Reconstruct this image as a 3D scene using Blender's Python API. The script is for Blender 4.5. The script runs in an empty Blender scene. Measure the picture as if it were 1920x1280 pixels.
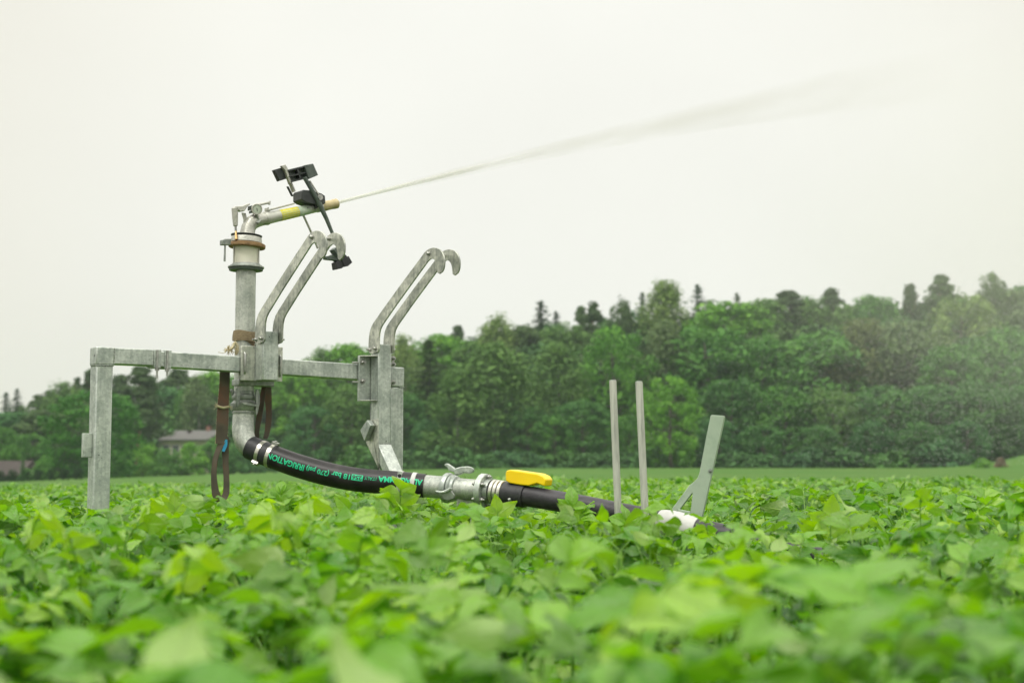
import bpy, bmesh, math, random
import numpy as np
from mathutils import Vector, Matrix

random.seed(7)
rng = np.random.default_rng(11)
R = math.radians
scene = bpy.context.scene
C = scene.collection

# ---------------------------------------------------------------- camera
CAMZ = 0.85
HORIZON_Y = 872.0
FPX = 2667.0                       # 50 mm on a 36 mm sensor, 1920 px wide
PITCH = math.atan((HORIZON_Y - 640.0) / FPX)
cam_d = bpy.data.cameras.new('camera')
cam = bpy.data.objects.new('camera', cam_d)
C.objects.link(cam)
cam.location = (0, 0, CAMZ)
cam.rotation_euler = (R(90) + PITCH, 0, 0)
cam_d.lens = 50
cam_d.sensor_width = 36
cam_d.clip_start = 0.05
cam_d.clip_end = 6000
cam_d.dof.use_dof = True
cam_d.dof.focus_distance = 6.75
cam_d.dof.aperture_fstop = 2.8
scene.camera = cam

# ---------------------------------------------------------------- sky, sun, exposure
SUN_EL, SUN_AZ = R(58), R(215)     # azimuth clockwise from +Y: behind the camera, to the left
world = bpy.data.worlds.new("World")
scene.world = world
world.use_nodes = True
wn, wl = world.node_tree.nodes, world.node_tree.links
for n in list(wn):
    wn.remove(n)
out = wn.new('ShaderNodeOutputWorld')
sky = wn.new('ShaderNodeTexSky')
sky.sky_type = 'NISHITA'
sky.sun_disc = False
sky.sun_elevation = SUN_EL
sky.sun_rotation = SUN_AZ
bg_sky = wn.new('ShaderNodeBackground')
bg_sky.inputs['Strength'].default_value = 0.05
wl.new(sky.outputs['Color'], bg_sky.inputs['Color'])
# closed cloud cover: even and creamy low down, brighter towards the zenith as under any overcast
tc = wn.new('ShaderNodeTexCoord')
sep = wn.new('ShaderNodeSeparateXYZ')
wl.new(tc.outputs['Generated'], sep.inputs[0])
ramp = wn.new('ShaderNodeValToRGB')
cr = ramp.color_ramp
cr.elements[0].position = 0.0
cr.elements[0].color = (0.90, 0.895, 0.835, 1)
cr.elements[1].position = 1.0
cr.elements[1].color = (2.6, 2.6, 2.52, 1)
e = cr.elements.new(0.12); e.color = (0.95, 0.948, 0.895, 1)
e = cr.elements.new(0.36); e.color = (0.975, 0.972, 0.925, 1)
wl.new(sep.outputs['Z'], ramp.inputs['Fac'])
nz = wn.new('ShaderNodeTexNoise')
nz.inputs['Scale'].default_value = 2.2
nz.inputs['Detail'].default_value = 4
wl.new(tc.outputs['Generated'], nz.inputs['Vector'])
mr = wn.new('ShaderNodeMapRange')
mr.inputs['From Min'].default_value = 0.3
mr.inputs['From Max'].default_value = 0.7
mr.inputs['To Min'].default_value = 0.945
mr.inputs['To Max'].default_value = 1.04
wl.new(nz.outputs['Fac'], mr.inputs['Value'])
# thinner, brighter cloud ahead, duller and creamier cover to the sides and higher up
dotn = wn.new('ShaderNodeVectorMath'); dotn.operation = 'DOT_PRODUCT'
dotn.inputs[1].default_value = Vector((0.02, 1.0, 0.17)).normalized()
wl.new(tc.outputs['Generated'], dotn.inputs[0])
nz2 = wn.new('ShaderNodeTexNoise'); nz2.inputs['Scale'].default_value = 3.5; nz2.inputs['Detail'].default_value = 3
wl.new(tc.outputs['Generated'], nz2.inputs['Vector'])
na = wn.new('ShaderNodeMath'); na.operation = 'MULTIPLY_ADD'; na.inputs[1].default_value = 0.035
wl.new(nz2.outputs['Fac'], na.inputs[0]); wl.new(dotn.outputs['Value'], na.inputs[2])
thin = wn.new('ShaderNodeMapRange'); thin.interpolation_type = 'SMOOTHSTEP'
thin.inputs['From Min'].default_value = 0.935; thin.inputs['From Max'].default_value = 1.012
wl.new(na.outputs[0], thin.inputs['Value'])
tint = wn.new('ShaderNodeMix'); tint.data_type = 'RGBA'
tint.inputs['A'].default_value = (0.935, 0.920, 0.868, 1); tint.inputs['B'].default_value = (1.04, 1.04, 1.02, 1)
wl.new(thin.outputs[0], tint.inputs['Factor'])
tm_ = wn.new('ShaderNodeVectorMath'); tm_.operation = 'MULTIPLY'
wl.new(ramp.outputs['Color'], tm_.inputs[0]); wl.new(tint.outputs['Result'], tm_.inputs[1])
mul = wn.new('ShaderNodeVectorMath'); mul.operation = 'SCALE'
wl.new(tm_.outputs['Vector'], mul.inputs[0])
wl.new(mr.outputs[0], mul.inputs['Scale'])
bg_cl = wn.new('ShaderNodeBackground')
wl.new(mul.outputs['Vector'], bg_cl.inputs['Color'])
bg_cl.inputs['Strength'].default_value = 1.0
mixw = wn.new('ShaderNodeMixShader')
mixw.inputs['Fac'].default_value = 0.97          # cloud cover
wl.new(bg_sky.outputs[0], mixw.inputs[1])
wl.new(bg_cl.outputs[0], mixw.inputs[2])
wl.new(mixw.outputs[0], out.inputs['Surface'])

sun_d = bpy.data.lights.new('sun', 'SUN')
sun_d.energy = 1.5
sun_d.angle = R(16)
sun_d.color = (1.0, 0.965, 0.90)
sun = bpy.data.objects.new('sun', sun_d)
C.objects.link(sun)
sun.location = (0, 0, 50)
sdir = Vector((math.sin(SUN_AZ) * math.cos(SUN_EL), math.cos(SUN_AZ) * math.cos(SUN_EL), math.sin(SUN_EL)))
sun.rotation_euler = (-sdir).to_track_quat('-Z', 'Y').to_euler()

scene.view_settings.view_transform = 'Standard'
scene.view_settings.look = 'None'
scene.view_settings.exposure = 0.0
scene.view_settings.gamma = 1.0
scene.render.engine = 'CYCLES'
scene.cycles.max_bounces = 8
scene.cycles.transparent_max_bounces = 8
scene.cycles.volume_bounces = 1
scene.cycles.caustics_reflective = False
scene.cycles.caustics_refractive = False

# ---------------------------------------------------------------- bookkeeping helpers
def tag(o, label=None, cat=None, group=None, kind=None):
    if label: o['label'] = label
    if cat: o['category'] = cat
    if group: o['group'] = group
    if kind: o['kind'] = kind
    return o

def empty(name, loc, label=None, cat=None, group=None):
    o = bpy.data.objects.new(name, None)
    o.empty_display_size = 0.1
    C.objects.link(o)
    o.location = loc
    return tag(o, label, cat, group)

def worigin(o):
    v = Vector((0, 0, 0))
    while o is not None:
        v = v + o.location
        o = o.parent
    return v

def copy_tree(o, parent=None):
    c = o.copy()
    C.objects.link(c)
    c.parent = parent
    for ch in list(o.children):
        copy_tree(ch, c)
    return c

def nrm(v):
    return Vector(v).normalized()

class MB:
    """collects shapes in world coordinates and links them as ONE mesh object"""
    def __init__(self):
        self.v = []; self.f = []
    def add(self, vs, fs):
        b = len(self.v)
        self.v += [Vector(p) for p in vs]
        self.f += [tuple(i + b for i in q) for q in fs]
        return self
    def hexa(self, c8):
        return self.add(c8, [(0, 3, 2, 1), (4, 5, 6, 7), (0, 1, 5, 4), (1, 2, 6, 5), (2, 3, 7, 6), (3, 0, 4, 7)])
    def bar(self, p0, p1, a, b):
        """box from p0 to p1 with half-axis vectors a and b"""
        p0, p1, a, b = Vector(p0), Vector(p1), Vector(a), Vector(b)
        return self.hexa([p0 - a - b, p0 + a - b, p0 + a + b, p0 - a + b, p1 - a - b, p1 + a - b, p1 + a + b, p1 - a + b])
    def prism(self, pts, vec):
        n = len(pts); vec = Vector(vec)
        vs = [Vector(p) for p in pts] + [Vector(p) + vec for p in pts]
        fs = [tuple(range(n - 1, -1, -1)), tuple(range(n, 2 * n))]
        fs += [(i, (i + 1) % n, n + (i + 1) % n, n + i) for i in range(n)]
        return self.add(vs, fs)
    def tube(self, pts, rad, n=16, cap=True, squash=None):
        pts = [Vector(p) for p in pts]
        m = len(pts)
        if not hasattr(rad, '__len__'): rad = [rad] * m
        tang = []
        for i in range(m):
            d = pts[min(i + 1, m - 1)] - pts[max(i - 1, 0)]
            tang.append(d.normalized())
        up = Vector((0, 0, 1)) if abs(tang[0].z) < 0.9 else Vector((0, 1, 0))
        x = tang[0].cross(up).normalized()
        vs = []
        for i in range(m):
            x = (x - tang[i] * x.dot(tang[i])).normalized()
            y = tang[i].cross(x)
            for k in range(n):
                a = 2 * math.pi * k / n
                vs.append(pts[i] + (x * math.cos(a) + y * math.sin(a)) * rad[i])
        fs = []
        for i in range(m - 1):
            for k in range(n):
                fs.append((i * n + k, i * n + (k + 1) % n, (i + 1) * n + (k + 1) % n, (i + 1) * n + k))
        if cap:
            fs.append(tuple(range(n - 1, -1, -1)))
            fs.append(tuple((m - 1) * n + k for k in range(n)))
        return self.add(vs, fs)
    def lathe(self, base, axis, prof, n=32, cap=True):
        base, ax = Vector(base), nrm(axis)
        up = Vector((0, 0, 1)) if abs(ax.z) < 0.9 else Vector((0, 1, 0))
        x = ax.cross(up).normalized(); y = ax.cross(x)
        vs = []
        for h, r in prof:
            for k in range(n):
                a = 2 * math.pi * k / n
                vs.append(base + ax * h + (x * math.cos(a) + y * math.sin(a)) * r)
        m = len(prof); fs = []
        for i in range(m - 1):
            for k in range(n):
                fs.append((i * n + k, i * n + (k + 1) % n, (i + 1) * n + (k + 1) % n, (i + 1) * n + k))
        if cap:
            fs.append(tuple(range(n - 1, -1, -1)))
            fs.append(tuple((m - 1) * n + k for k in range(n)))
        return self.add(vs, fs)
    def bolt(self, p, axis, r=0.009, h=0.008, tail=0.0):
        ax = nrm(axis); p = Vector(p)
        self.lathe(p, ax, [(0, r * 1.5), (0.002, r * 1.5)], 16)
        self.lathe(p + ax * 0.0021, ax, [(0, r), (h * 0.8, r), (h, r * 0.85)], 6)
        self.lathe(p + ax * (h + 0.0022), ax, [(0, r * 0.55), (0.005 + tail, r * 0.55)], 10)
        return self
    def build(self, name, mat, parent=None, bevel=0.0, segs=2, smooth=32, label=None):
        org = worigin(parent)
        me = bpy.data.meshes.new(name)
        me.from_pydata([tuple(p - org) for p in self.v], [], self.f)
        bm = bmesh.new(); bm.from_mesh(me)
        bmesh.ops.recalc_face_normals(bm, faces=bm.faces)
        bm.to_mesh(me); bm.free()
        me.update()
        if smooth:
            me.polygons.foreach_set('use_smooth', [True] * len(me.polygons))
            me.set_sharp_from_angle(angle=R(smooth))
        me.materials.append(mat)
        o = bpy.data.objects.new(name, me)
        C.objects.link(o)
        o.parent = parent
        if bevel:
            m = o.modifiers.new('bevel', 'BEVEL')
            m.width = bevel; m.segments = segs; m.limit_method = 'ANGLE'; m.angle_limit = R(40)
            m.harden_normals = False
        if label: o['label'] = label
        return o

def mesh_np(name, V, F, mat, uv=None, attrs=None, smooth=True):
    """numpy arrays -> one mesh; F is (n,3) or (n,4)"""
    me = bpy.data.meshes.new(name)
    nv, nf, k = len(V), len(F), F.shape[1]
    me.vertices.add(nv)
    me.vertices.foreach_set('co', np.ascontiguousarray(V, dtype=np.float32).ravel())
    me.loops.add(nf * k)
    me.loops.foreach_set('vertex_index', np.ascontiguousarray(F, dtype=np.int32).ravel())
    me.polygons.add(nf)
    me.polygons.foreach_set('loop_start', np.arange(0, nf * k, k, dtype=np.int32))
    me.polygons.foreach_set('use_smooth', np.full(nf, smooth, dtype=bool))
    if uv is not None:
        l = me.uv_layers.new(name='leaf_uv')
        l.data.foreach_set('uv', np.ascontiguousarray(uv[F.ravel()], dtype=np.float32).ravel())
    for an, av in (attrs or {}).items():
        if av.ndim == 2:
            a = me.attributes.new(an, 'FLOAT_COLOR', 'POINT')
            a.data.foreach_set('color', np.ascontiguousarray(av, dtype=np.float32).ravel())
        else:
            a = me.attributes.new(an, 'FLOAT', 'POINT')
            a.data.foreach_set('value', np.ascontiguousarray(av, dtype=np.float32))
    me.update(calc_edges=True)
    me.materials.append(mat)
    return me

def link(name, me, parent=None, loc=(0, 0, 0)):
    o = bpy.data.objects.new(name, me)
    C.objects.link(o)
    o.parent = parent
    o.location = loc
    return o

# ---------------------------------------------------------------- measuring helpers: sight lines met with real planes
def ray(px, py):
    x = (px - 960.0) / FPX; z = (640.0 - py) / FPX
    return Vector((x, math.cos(PITCH) - z * math.sin(PITCH), math.sin(PITCH) + z * math.cos(PITCH)))
CAMP = Vector((0, 0, CAMZ))
def P(px, py, Y):
    d = ray(px, py)
    return CAMP + d * (Y / d.y)
def proj(p):
    d = Vector(p) - CAMP
    f = d.y * math.cos(PITCH) + d.z * math.sin(PITCH)
    u = -d.y * math.sin(PITCH) + d.z * math.cos(PITCH)
    return 960 + FPX * d.x / f, 640 - FPX * u / f
BAZ = R(37)
E1 = Vector((math.cos(BAZ), math.sin(BAZ), 0))       # along the beam
E2 = Vector((math.sin(BAZ), -math.cos(BAZ), 0))      # from the beam towards the camera side
B0 = P(192, 690, 6.6); B0.z = 0
def W(t, o, z):
    return B0 + E1 * t + E2 * o + Vector((0, 0, z))
def PL(px, py, o):
    """sight line met with the vertical plane parallel to the beam at offset o: (t, z)"""
    d = ray(px, py)
    s = (B0 + E2 * o - CAMP).dot(E2) / d.dot(E2)
    q = CAMP + d * s - B0
    return q.dot(E1), q.z
def PT(px, py, t):
    """sight line met with the vertical plane across the beam at t: (o, z)"""
    d = ray(px, py)
    s = (B0 + E1 * t - CAMP).dot(E1) / d.dot(E1)
    q = CAMP + d * s - B0
    return q.dot(E2), q.z
def WP(px, py, o):
    t, z = PL(px, py, o)
    return W(t, o, z)

# ---------------------------------------------------------------- materials
def new_mat(name):
    m = bpy.data.materials.new(name)
    m.use_nodes = True
    nt = m.node_tree
    for n in list(nt.nodes):
        if n.type not in ('BSDF_PRINCIPLED', 'OUTPUT_MATERIAL'): nt.nodes.remove(n)
    b = nt.nodes['Principled BSDF']
    return m, nt, b

def nd(nt, typ, **kw):
    n = nt.nodes.new(typ)
    for k, v in kw.items():
        if k.startswith('_'):
            setattr(n, k[1:], v)
        else:
            n.inputs[k.replace('__', ' ')].default_value = v
    return n

def rampn(nt, src, stops):
    r = nt.nodes.new('ShaderNodeValToRGB')
    el = r.color_ramp.elements
    while len(el) > 2: el.remove(el[-1])
    el[0].position, el[0].color = stops[0][0], (*stops[0][1], 1)
    el[1].position, el[1].color = stops[-1][0], (*stops[-1][1], 1)
    for p, c in stops[1:-1]:
        x = el.new(p); x.color = (*c, 1)
    nt.links.new(src, r.inputs['Fac'])
    return r.outputs['Color']

def noisy(name, c1, c2, scale=20, rough=0.6, metal=0.0, bump=0.0, detail=5, stretch=None, c3=None, spec=0.5, bscale=None):
    """two or three colours driven by noise, optional stretch of the grain and bump"""
    m, nt, b = new_mat(name)
    t = nd(nt, 'ShaderNodeTexCoord')
    vec = t.outputs['Object']
    if stretch:
        mp = nd(nt, 'ShaderNodeMapping'); mp.inputs['Scale'].default_value = stretch
        nt.links.new(vec, mp.inputs['Vector']); vec = mp.outputs['Vector']
    n = nd(nt, 'ShaderNodeTexNoise', Scale=scale, Detail=detail, Roughness=0.62)
    nt.links.new(vec, n.inputs['Vector'])
    stops = [(0.3, c1), (0.7, c2)] if c3 is None else [(0.28, c1), (0.52, c2), (0.75, c3)]
    nt.links.new(rampn(nt, n.outputs['Fac'], stops), b.inputs['Base Color'])
    b.inputs['Roughness'].default_value = rough
    b.inputs['Metallic'].default_value = metal
    b.inputs['Specular IOR Level'].default_value = spec
    if bump:
        n2 = nd(nt, 'ShaderNodeTexNoise', Scale=bscale or scale * 3, Detail=4)
        nt.links.new(vec, n2.inputs['Vector'])
        bp = nd(nt, 'ShaderNodeBump', Strength=bump, Distance=0.01)
        nt.links.new(n2.outputs['Fac'], bp.inputs['Height'])
        nt.links.new(bp.outputs[0], b.inputs['Normal'])
    return m

def galv(name, lo, hi, rough=(0.36, 0.58), metal=0.55, spangle=90):
    """hot-dip galvanised steel: crystal spangle, cloudy patches, vertical runs and small dark specks"""
    m, nt, b = new_mat(name)
    t = nd(nt, 'ShaderNodeTexCoord'); v = t.outputs['Object']
    vo = nd(nt, 'ShaderNodeTexVoronoi', Scale=spangle)
    nt.links.new(v, vo.inputs['Vector'])
    bw = nd(nt, 'ShaderNodeRGBToBW'); nt.links.new(vo.outputs['Color'], bw.inputs[0])
    n1 = nd(nt, 'ShaderNodeTexNoise', Scale=9, Detail=6, Roughness=0.65); nt.links.new(v, n1.inputs['Vector'])
    mp = nd(nt, 'ShaderNodeMapping'); mp.inputs['Scale'].default_value = (60, 60, 5)
    nt.links.new(v, mp.inputs['Vector'])
    n2 = nd(nt, 'ShaderNodeTexNoise', Scale=1.0, Detail=3); nt.links.new(mp.outputs[0], n2.inputs['Vector'])
    a1 = nd(nt, 'ShaderNodeMath', _operation='MULTIPLY_ADD'); a1.inputs[1].default_value = 0.22
    nt.links.new(bw.outputs[0], a1.inputs[0]); nt.links.new(n1.outputs['Fac'], a1.inputs[2])
    a2 = nd(nt, 'ShaderNodeMath', _operation='MULTIPLY_ADD'); a2.inputs[1].default_value = 0.42
    nt.links.new(n2.outputs['Fac'], a2.inputs[0]); nt.links.new(a1.outputs[0], a2.inputs[2])
    col = rampn(nt, a2.outputs[0], [(0.55, lo), (0.80, tuple((a + c) / 2 for a, c in zip(lo, hi))), (1.02, hi)])
    sp = nd(nt, 'ShaderNodeTexNoise', Scale=150, Detail=2); nt.links.new(v, sp.inputs['Vector'])
    sk = nd(nt, 'ShaderNodeMapRange'); sk.inputs['From Min'].default_value = 0.68; sk.inputs['From Max'].default_value = 0.76
    nt.links.new(sp.outputs['Fac'], sk.inputs['Value'])
    mx = nd(nt, 'ShaderNodeMix', _data_type='RGBA'); mx.inputs['B'].default_value = (lo[0] * 0.45, lo[1] * 0.42, lo[2] * 0.38, 1)
    nt.links.new(sk.outputs[0], mx.inputs['Factor']); nt.links.new(col, mx.inputs['A'])
    nt.links.new(mx.outputs['Result'], b.inputs['Base Color'])
    rr = nd(nt, 'ShaderNodeMapRange'); rr.inputs['From Min'].default_value = 0.55; rr.inputs['From Max'].default_value = 1.0
    rr.inputs['To Min'].default_value = rough[1]; rr.inputs['To Max'].default_value = rough[0]
    nt.links.new(a2.outputs[0], rr.inputs['Value']); nt.links.new(rr.outputs[0], b.inputs['Roughness'])
    b.inputs['Metallic'].default_value = metal
    bp = nd(nt, 'ShaderNodeBump', Strength=0.12, Distance=0.004)
    nt.links.new(n1.outputs['Fac'], bp.inputs['Height']); nt.links.new(bp.outputs[0], b.inputs['Normal'])
    return m

M = {}
M['galv'] = galv('galvanised_steel', (0.275, 0.315, 0.295), (0.61, 0.655, 0.605), metal=0.62)
M['galv_plate'] = galv('galvanised_plate', (0.20, 0.225, 0.205), (0.68, 0.69, 0.605), spangle=60, metal=0.62)
M['galv_pipe'] = galv('galvanised_pipe', (0.26, 0.29, 0.265), (0.60, 0.625, 0.565), spangle=140)
M['galv_dark'] = galv('weathered_cast_zinc', (0.19, 0.215, 0.20), (0.42, 0.45, 0.41), metal=0.6)
M['bolt'] = noisy('zinc_bolt', (0.30, 0.31, 0.29), (0.54, 0.54, 0.51), 60, 0.42, 0.85)
M['bright'] = noisy('bright_clamp_band', (0.50, 0.49, 0.42), (0.74, 0.73, 0.66), 25, 0.28, 0.85, stretch=(1, 1, 6))
M['alu'] = noisy('cast_aluminium', (0.32, 0.325, 0.29), (0.56, 0.56, 0.505), 30, 0.45, 0.6, 0.2, c3=(0.45, 0.45, 0.41))
M['alu_pale'] = noisy('pale_barrel_alloy', (0.46, 0.47, 0.42), (0.64, 0.64, 0.58), 14, 0.38, 0.4, 0.05)
M['rust'] = noisy('rusty_flange', (0.10, 0.06, 0.035), (0.34, 0.21, 0.10), 22, 0.8, 0.1, 0.4, c3=(0.20, 0.16, 0.12))
M['copper'] = noisy('brass_pin', (0.45, 0.27, 0.11), (0.62, 0.42, 0.2), 40, 0.4, 0.7)
M['black'] = noisy('black_rubber', (0.012, 0.013, 0.016), (0.035, 0.036, 0.04), 40, 0.5, 0, 0.15)
M['black_plastic'] = noisy('black_plastic', (0.018, 0.022, 0.024), (0.05, 0.058, 0.056), 30, 0.42, 0, 0.1)
M['grey_plastic'] = noisy('grey_green_plastic', (0.06, 0.08, 0.07), (0.12, 0.15, 0.13), 30, 0.45, 0, 0.1)
M['cream'] = noisy('cream_sleeve', (0.72, 0.70, 0.58), (0.82, 0.80, 0.69), 10, 0.4)
M['nozzle'] = noisy('tan_nozzle', (0.46, 0.37, 0.18), (0.62, 0.53, 0.31), 30, 0.5, 0, 0.1)
M['white'] = noisy('white_wrap', (0.48, 0.48, 0.46), (0.62, 0.62, 0.60), 12, 0.55, 0, 0.25)
M['yellow'] = noisy('yellow_plastic', (0.93, 0.60, 0.002), (0.97, 0.68, 0.004), 6, 0.32, 0, 0.03)
M['sticker_yellow'] = noisy('yellow_sticker', (0.55, 0.52, 0.02), (0.78, 0.72, 0.10), 45, 0.45, stretch=(1, 1, 3))
M['sticker_green'] = noisy('pale_green_sticker', (0.42, 0.55, 0.40), (0.62, 0.70, 0.58), 40, 0.5)
M['dial'] = noisy('gauge_face', (0.50, 0.56, 0.47), (0.60, 0.66, 0.56), 30, 0.25)
M['pole'] = noisy('weathered_pole', (0.24, 0.25, 0.22), (0.46, 0.47, 0.41), 5, 0.55, 0.15, 0.2, stretch=(9, 9, 0.8), c3=(0.36, 0.37, 0.32))
M['green_steel'] = noisy('pale_green_painted_steel', (0.30, 0.39, 0.30), (0.40, 0.49, 0.385), 12, 0.5, 0.1, 0.06, c3=(0.36, 0.45, 0.35))
M['green_print'] = noisy('green_print', (0.0, 0.50, 0.24), (0.02, 0.66, 0.33), 30, 0.5)
M['rope'] = noisy('frayed_rope', (0.42, 0.36, 0.20), (0.68, 0.62, 0.42), 60, 0.9)
M['blue'] = noisy('blue_patch', (0.02, 0.27, 0.50), (0.05, 0.36, 0.6), 40, 0.7)
M['pipe'] = noisy('black_pe_pipe', (0.014, 0.013, 0.017), (0.050, 0.047, 0.056), 8, 0.42, 0, 0.08, stretch=(1, 6, 6), spec=0.4)

def web_mat():
    m, nt, b = new_mat('worn_webbing')
    t = nd(nt, 'ShaderNodeTexCoord'); v = t.outputs['Object']
    n = nd(nt, 'ShaderNodeTexNoise', Scale=9, Detail=4); nt.links.new(v, n.inputs['Vector'])
    col = rampn(nt, n.outputs['Fac'], [(0.36, (0.115, 0.10, 0.078)), (0.56, (0.165, 0.135, 0.10)), (0.74, (0.25, 0.125, 0.085))])
    w = nd(nt, 'ShaderNodeTexWave', Scale=70, Distortion=1.5, _bands_direction='Z'); nt.links.new(v, w.inputs['Vector'])
    mx = nd(nt, 'ShaderNodeMix', _data_type='RGBA', _blend_type='MULTIPLY'); mx.inputs['Factor'].default_value = 0.8
    nt.links.new(col, mx.inputs['A']); nt.links.new(w.outputs['Color'], mx.inputs['B'])
    ad = nd(nt, 'ShaderNodeMix', _data_type='RGBA'); ad.inputs['Factor'].default_value = 0.5
    nt.links.new(col, ad.inputs['A']); nt.links.new(mx.outputs['Result'], ad.inputs['B'])
    nt.links.new(ad.outputs['Result'], b.inputs['Base Color'])
    b.inputs['Roughness'].default_value = 0.9
    bp = nd(nt, 'ShaderNodeBump', Strength=0.5, Distance=0.003)
    nt.links.new(w.outputs['Fac'], bp.inputs['Height']); nt.links.new(bp.outputs[0], b.inputs['Normal'])
    return m
M['web'] = web_mat()
def web_tan():
    m = noisy('tan_webbing', (0.16, 0.12, 0.07), (0.30, 0.24, 0.14), 60, 0.9, 0, 0.5, stretch=(1, 1, 3))
    return m
M['web_tan'] = web_tan()

def hose_mat():
    m, nt, b = new_mat('wrapped_black_hose')
    t = nd(nt, 'ShaderNodeTexCoord'); v = t.outputs['Object']
    w = nd(nt, 'ShaderNodeTexWave', Scale=34, Distortion=0.6, Detail=2, _bands_direction='X'); nt.links.new(v, w.inputs['Vector'])
    n = nd(nt, 'ShaderNodeTexNoise', Scale=14, Detail=5); nt.links.new(v, n.inputs['Vector'])
    nt.links.new(rampn(nt, n.outputs['Fac'], [(0.3, (0.007, 0.006, 0.007)), (0.62, (0.020, 0.017, 0.019)), (0.78, (0.050, 0.045, 0.042))]), b.inputs['Base Color'])
    b.inputs['Roughness'].default_value = 0.40
    b.inputs['Specular IOR Level'].default_value = 0.38
    bp = nd(nt, 'ShaderNodeBump', Strength=0.10, Distance=0.003)
    nt.links.new(w.outputs['Fac'], bp.inputs['Height']); nt.links.new(bp.outputs[0], b.inputs['Normal'])
    return m
M['hose'] = hose_mat()
# ---------------------------------------------------------------- terrain
CROP_END = 29.0
def sstep(x, a, b):
    t = np.clip((np.asarray(x, float) - a) / (b - a), 0, 1)
    return t * t * (3 - 2 * t)
def terrain(X, Y):
    X = np.asarray(X, float); Y = np.asarray(Y, float)
    z = 0.014 * np.minimum(X, 0)
    z = np.maximum(z, -1.4)
    z = z - 0.06 * sstep(Y, 9, 28) + 0.66 * sstep(Y, 29, 125) * (0.25 + 0.75 * sstep(X, -48, -8))
    px = 960 + X / np.maximum(Y, 5) * FPX
    amp = np.interp(px, [-900, 0, 300, 450, 620, 950, 1300, 1900, 2800], [1.0, 1.5, 3.0, 3.2, 4.0, 8.0, 10.5, 13.0, 13.0])
    start = np.interp(px, [0, 420, 620], [150, 148, 140])
    h = np.clip((Y - start) / 62.0, 0, 1)
    z = z + amp * h * h * (3 - 2 * h)
    z = z + 2.4 * np.exp(-(((X - 49) / 6.5) ** 2 + ((Y - 119) / 9.0) ** 2))
    return z
def tz(x, y):
    return float(terrain(x, y))

ys = np.unique(np.concatenate([np.linspace(-30, 40, 60), np.linspace(40, 230, 110), np.geomspace(230, 640, 12)]))
xs = np.unique(np.concatenate([np.linspace(-110, 110, 140), -np.geomspace(110, 640, 12), np.geomspace(110, 640, 12)]))
GX, GY = np.meshgrid(xs, ys)
GZ = terrain(GX, GY)
nyy, nxx = GX.shape
idx = np.arange(nyy * nxx).reshape(nyy, nxx)
F = np.stack([idx[:-1, :-1], idx[:-1, 1:], idx[1:, 1:], idx[1:, :-1]], -1).reshape(-1, 4)

def ground_mat():
    m, nt, b = new_mat('field_ground')
    t = nd(nt, 'ShaderNodeTexCoord'); v = t.outputs['Object']
    n = nd(nt, 'ShaderNodeTexNoise', Scale=0.9, Detail=6); nt.links.new(v, n.inputs['Vector'])
    soil = rampn(nt, n.outputs['Fac'], [(0.3, (0.035, 0.024, 0.015)), (0.7, (0.085, 0.06, 0.038))])
    n2 = nd(nt, 'ShaderNodeTexNoise', Scale=0.06, Detail=6, Roughness=0.7); nt.links.new(v, n2.inputs['Vector'])
    mp = nd(nt, 'ShaderNodeMapping'); mp.inputs['Scale'].default_value = (0.12, 1.6, 1); nt.links.new(v, mp.inputs['Vector'])
    n3 = nd(nt, 'ShaderNodeTexNoise', Scale=1.0, Detail=5); nt.links.new(mp.outputs[0], n3.inputs['Vector'])
    ad = nd(nt, 'ShaderNodeMath', _operation='ADD'); nt.links.new(n2.outputs['Fac'], ad.inputs[0]); nt.links.new(n3.outputs['Fac'], ad.inputs[1])
    grass = rampn(nt, ad.outputs[0], [(0.62, (0.034, 0.098, 0.016)), (1.0, (0.058, 0.145, 0.022)), (1.36, (0.098, 0.180, 0.034))])
    sp = nd(nt, 'ShaderNodeSeparateXYZ'); nt.links.new(v, sp.inputs[0])
    k = nd(nt, 'ShaderNodeMapRange'); k.inputs['From Min'].default_value = CROP_END - 0.6; k.inputs['From Max'].default_value = CROP_END + 0.4
    nt.links.new(sp.outputs['Y'], k.inputs['Value'])
    mx = nd(nt, 'ShaderNodeMix', _data_type='RGBA')
    nt.links.new(k.outputs[0], mx.inputs['Factor']); nt.links.new(soil, mx.inputs['A']); nt.links.new(grass, mx.inputs['B'])
    nt.links.new(mx.outputs['Result'], b.inputs['Base Color'])
    b.inputs['Roughness'].default_value = 0.95
    b.inputs['Specular IOR Level'].default_value = 0.15
    bp = nd(nt, 'ShaderNodeBump', Strength=0.6, Distance=0.08)
    nb = nd(nt, 'ShaderNodeTexNoise', Scale=7, Detail=5); nt.links.new(v, nb.inputs['Vector'])
    nt.links.new(nb.outputs['Fac'], bp.inputs['Height']); nt.links.new(bp.outputs[0], b.inputs['Normal'])
    return m
gme = mesh_np('ground', np.stack([GX, GY, GZ], -1).reshape(-1, 3), F, ground_mat())
ground = tag(link('ground', gme), 'bare field soil running out into a green meadow below the wood', kind='structure')

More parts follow.
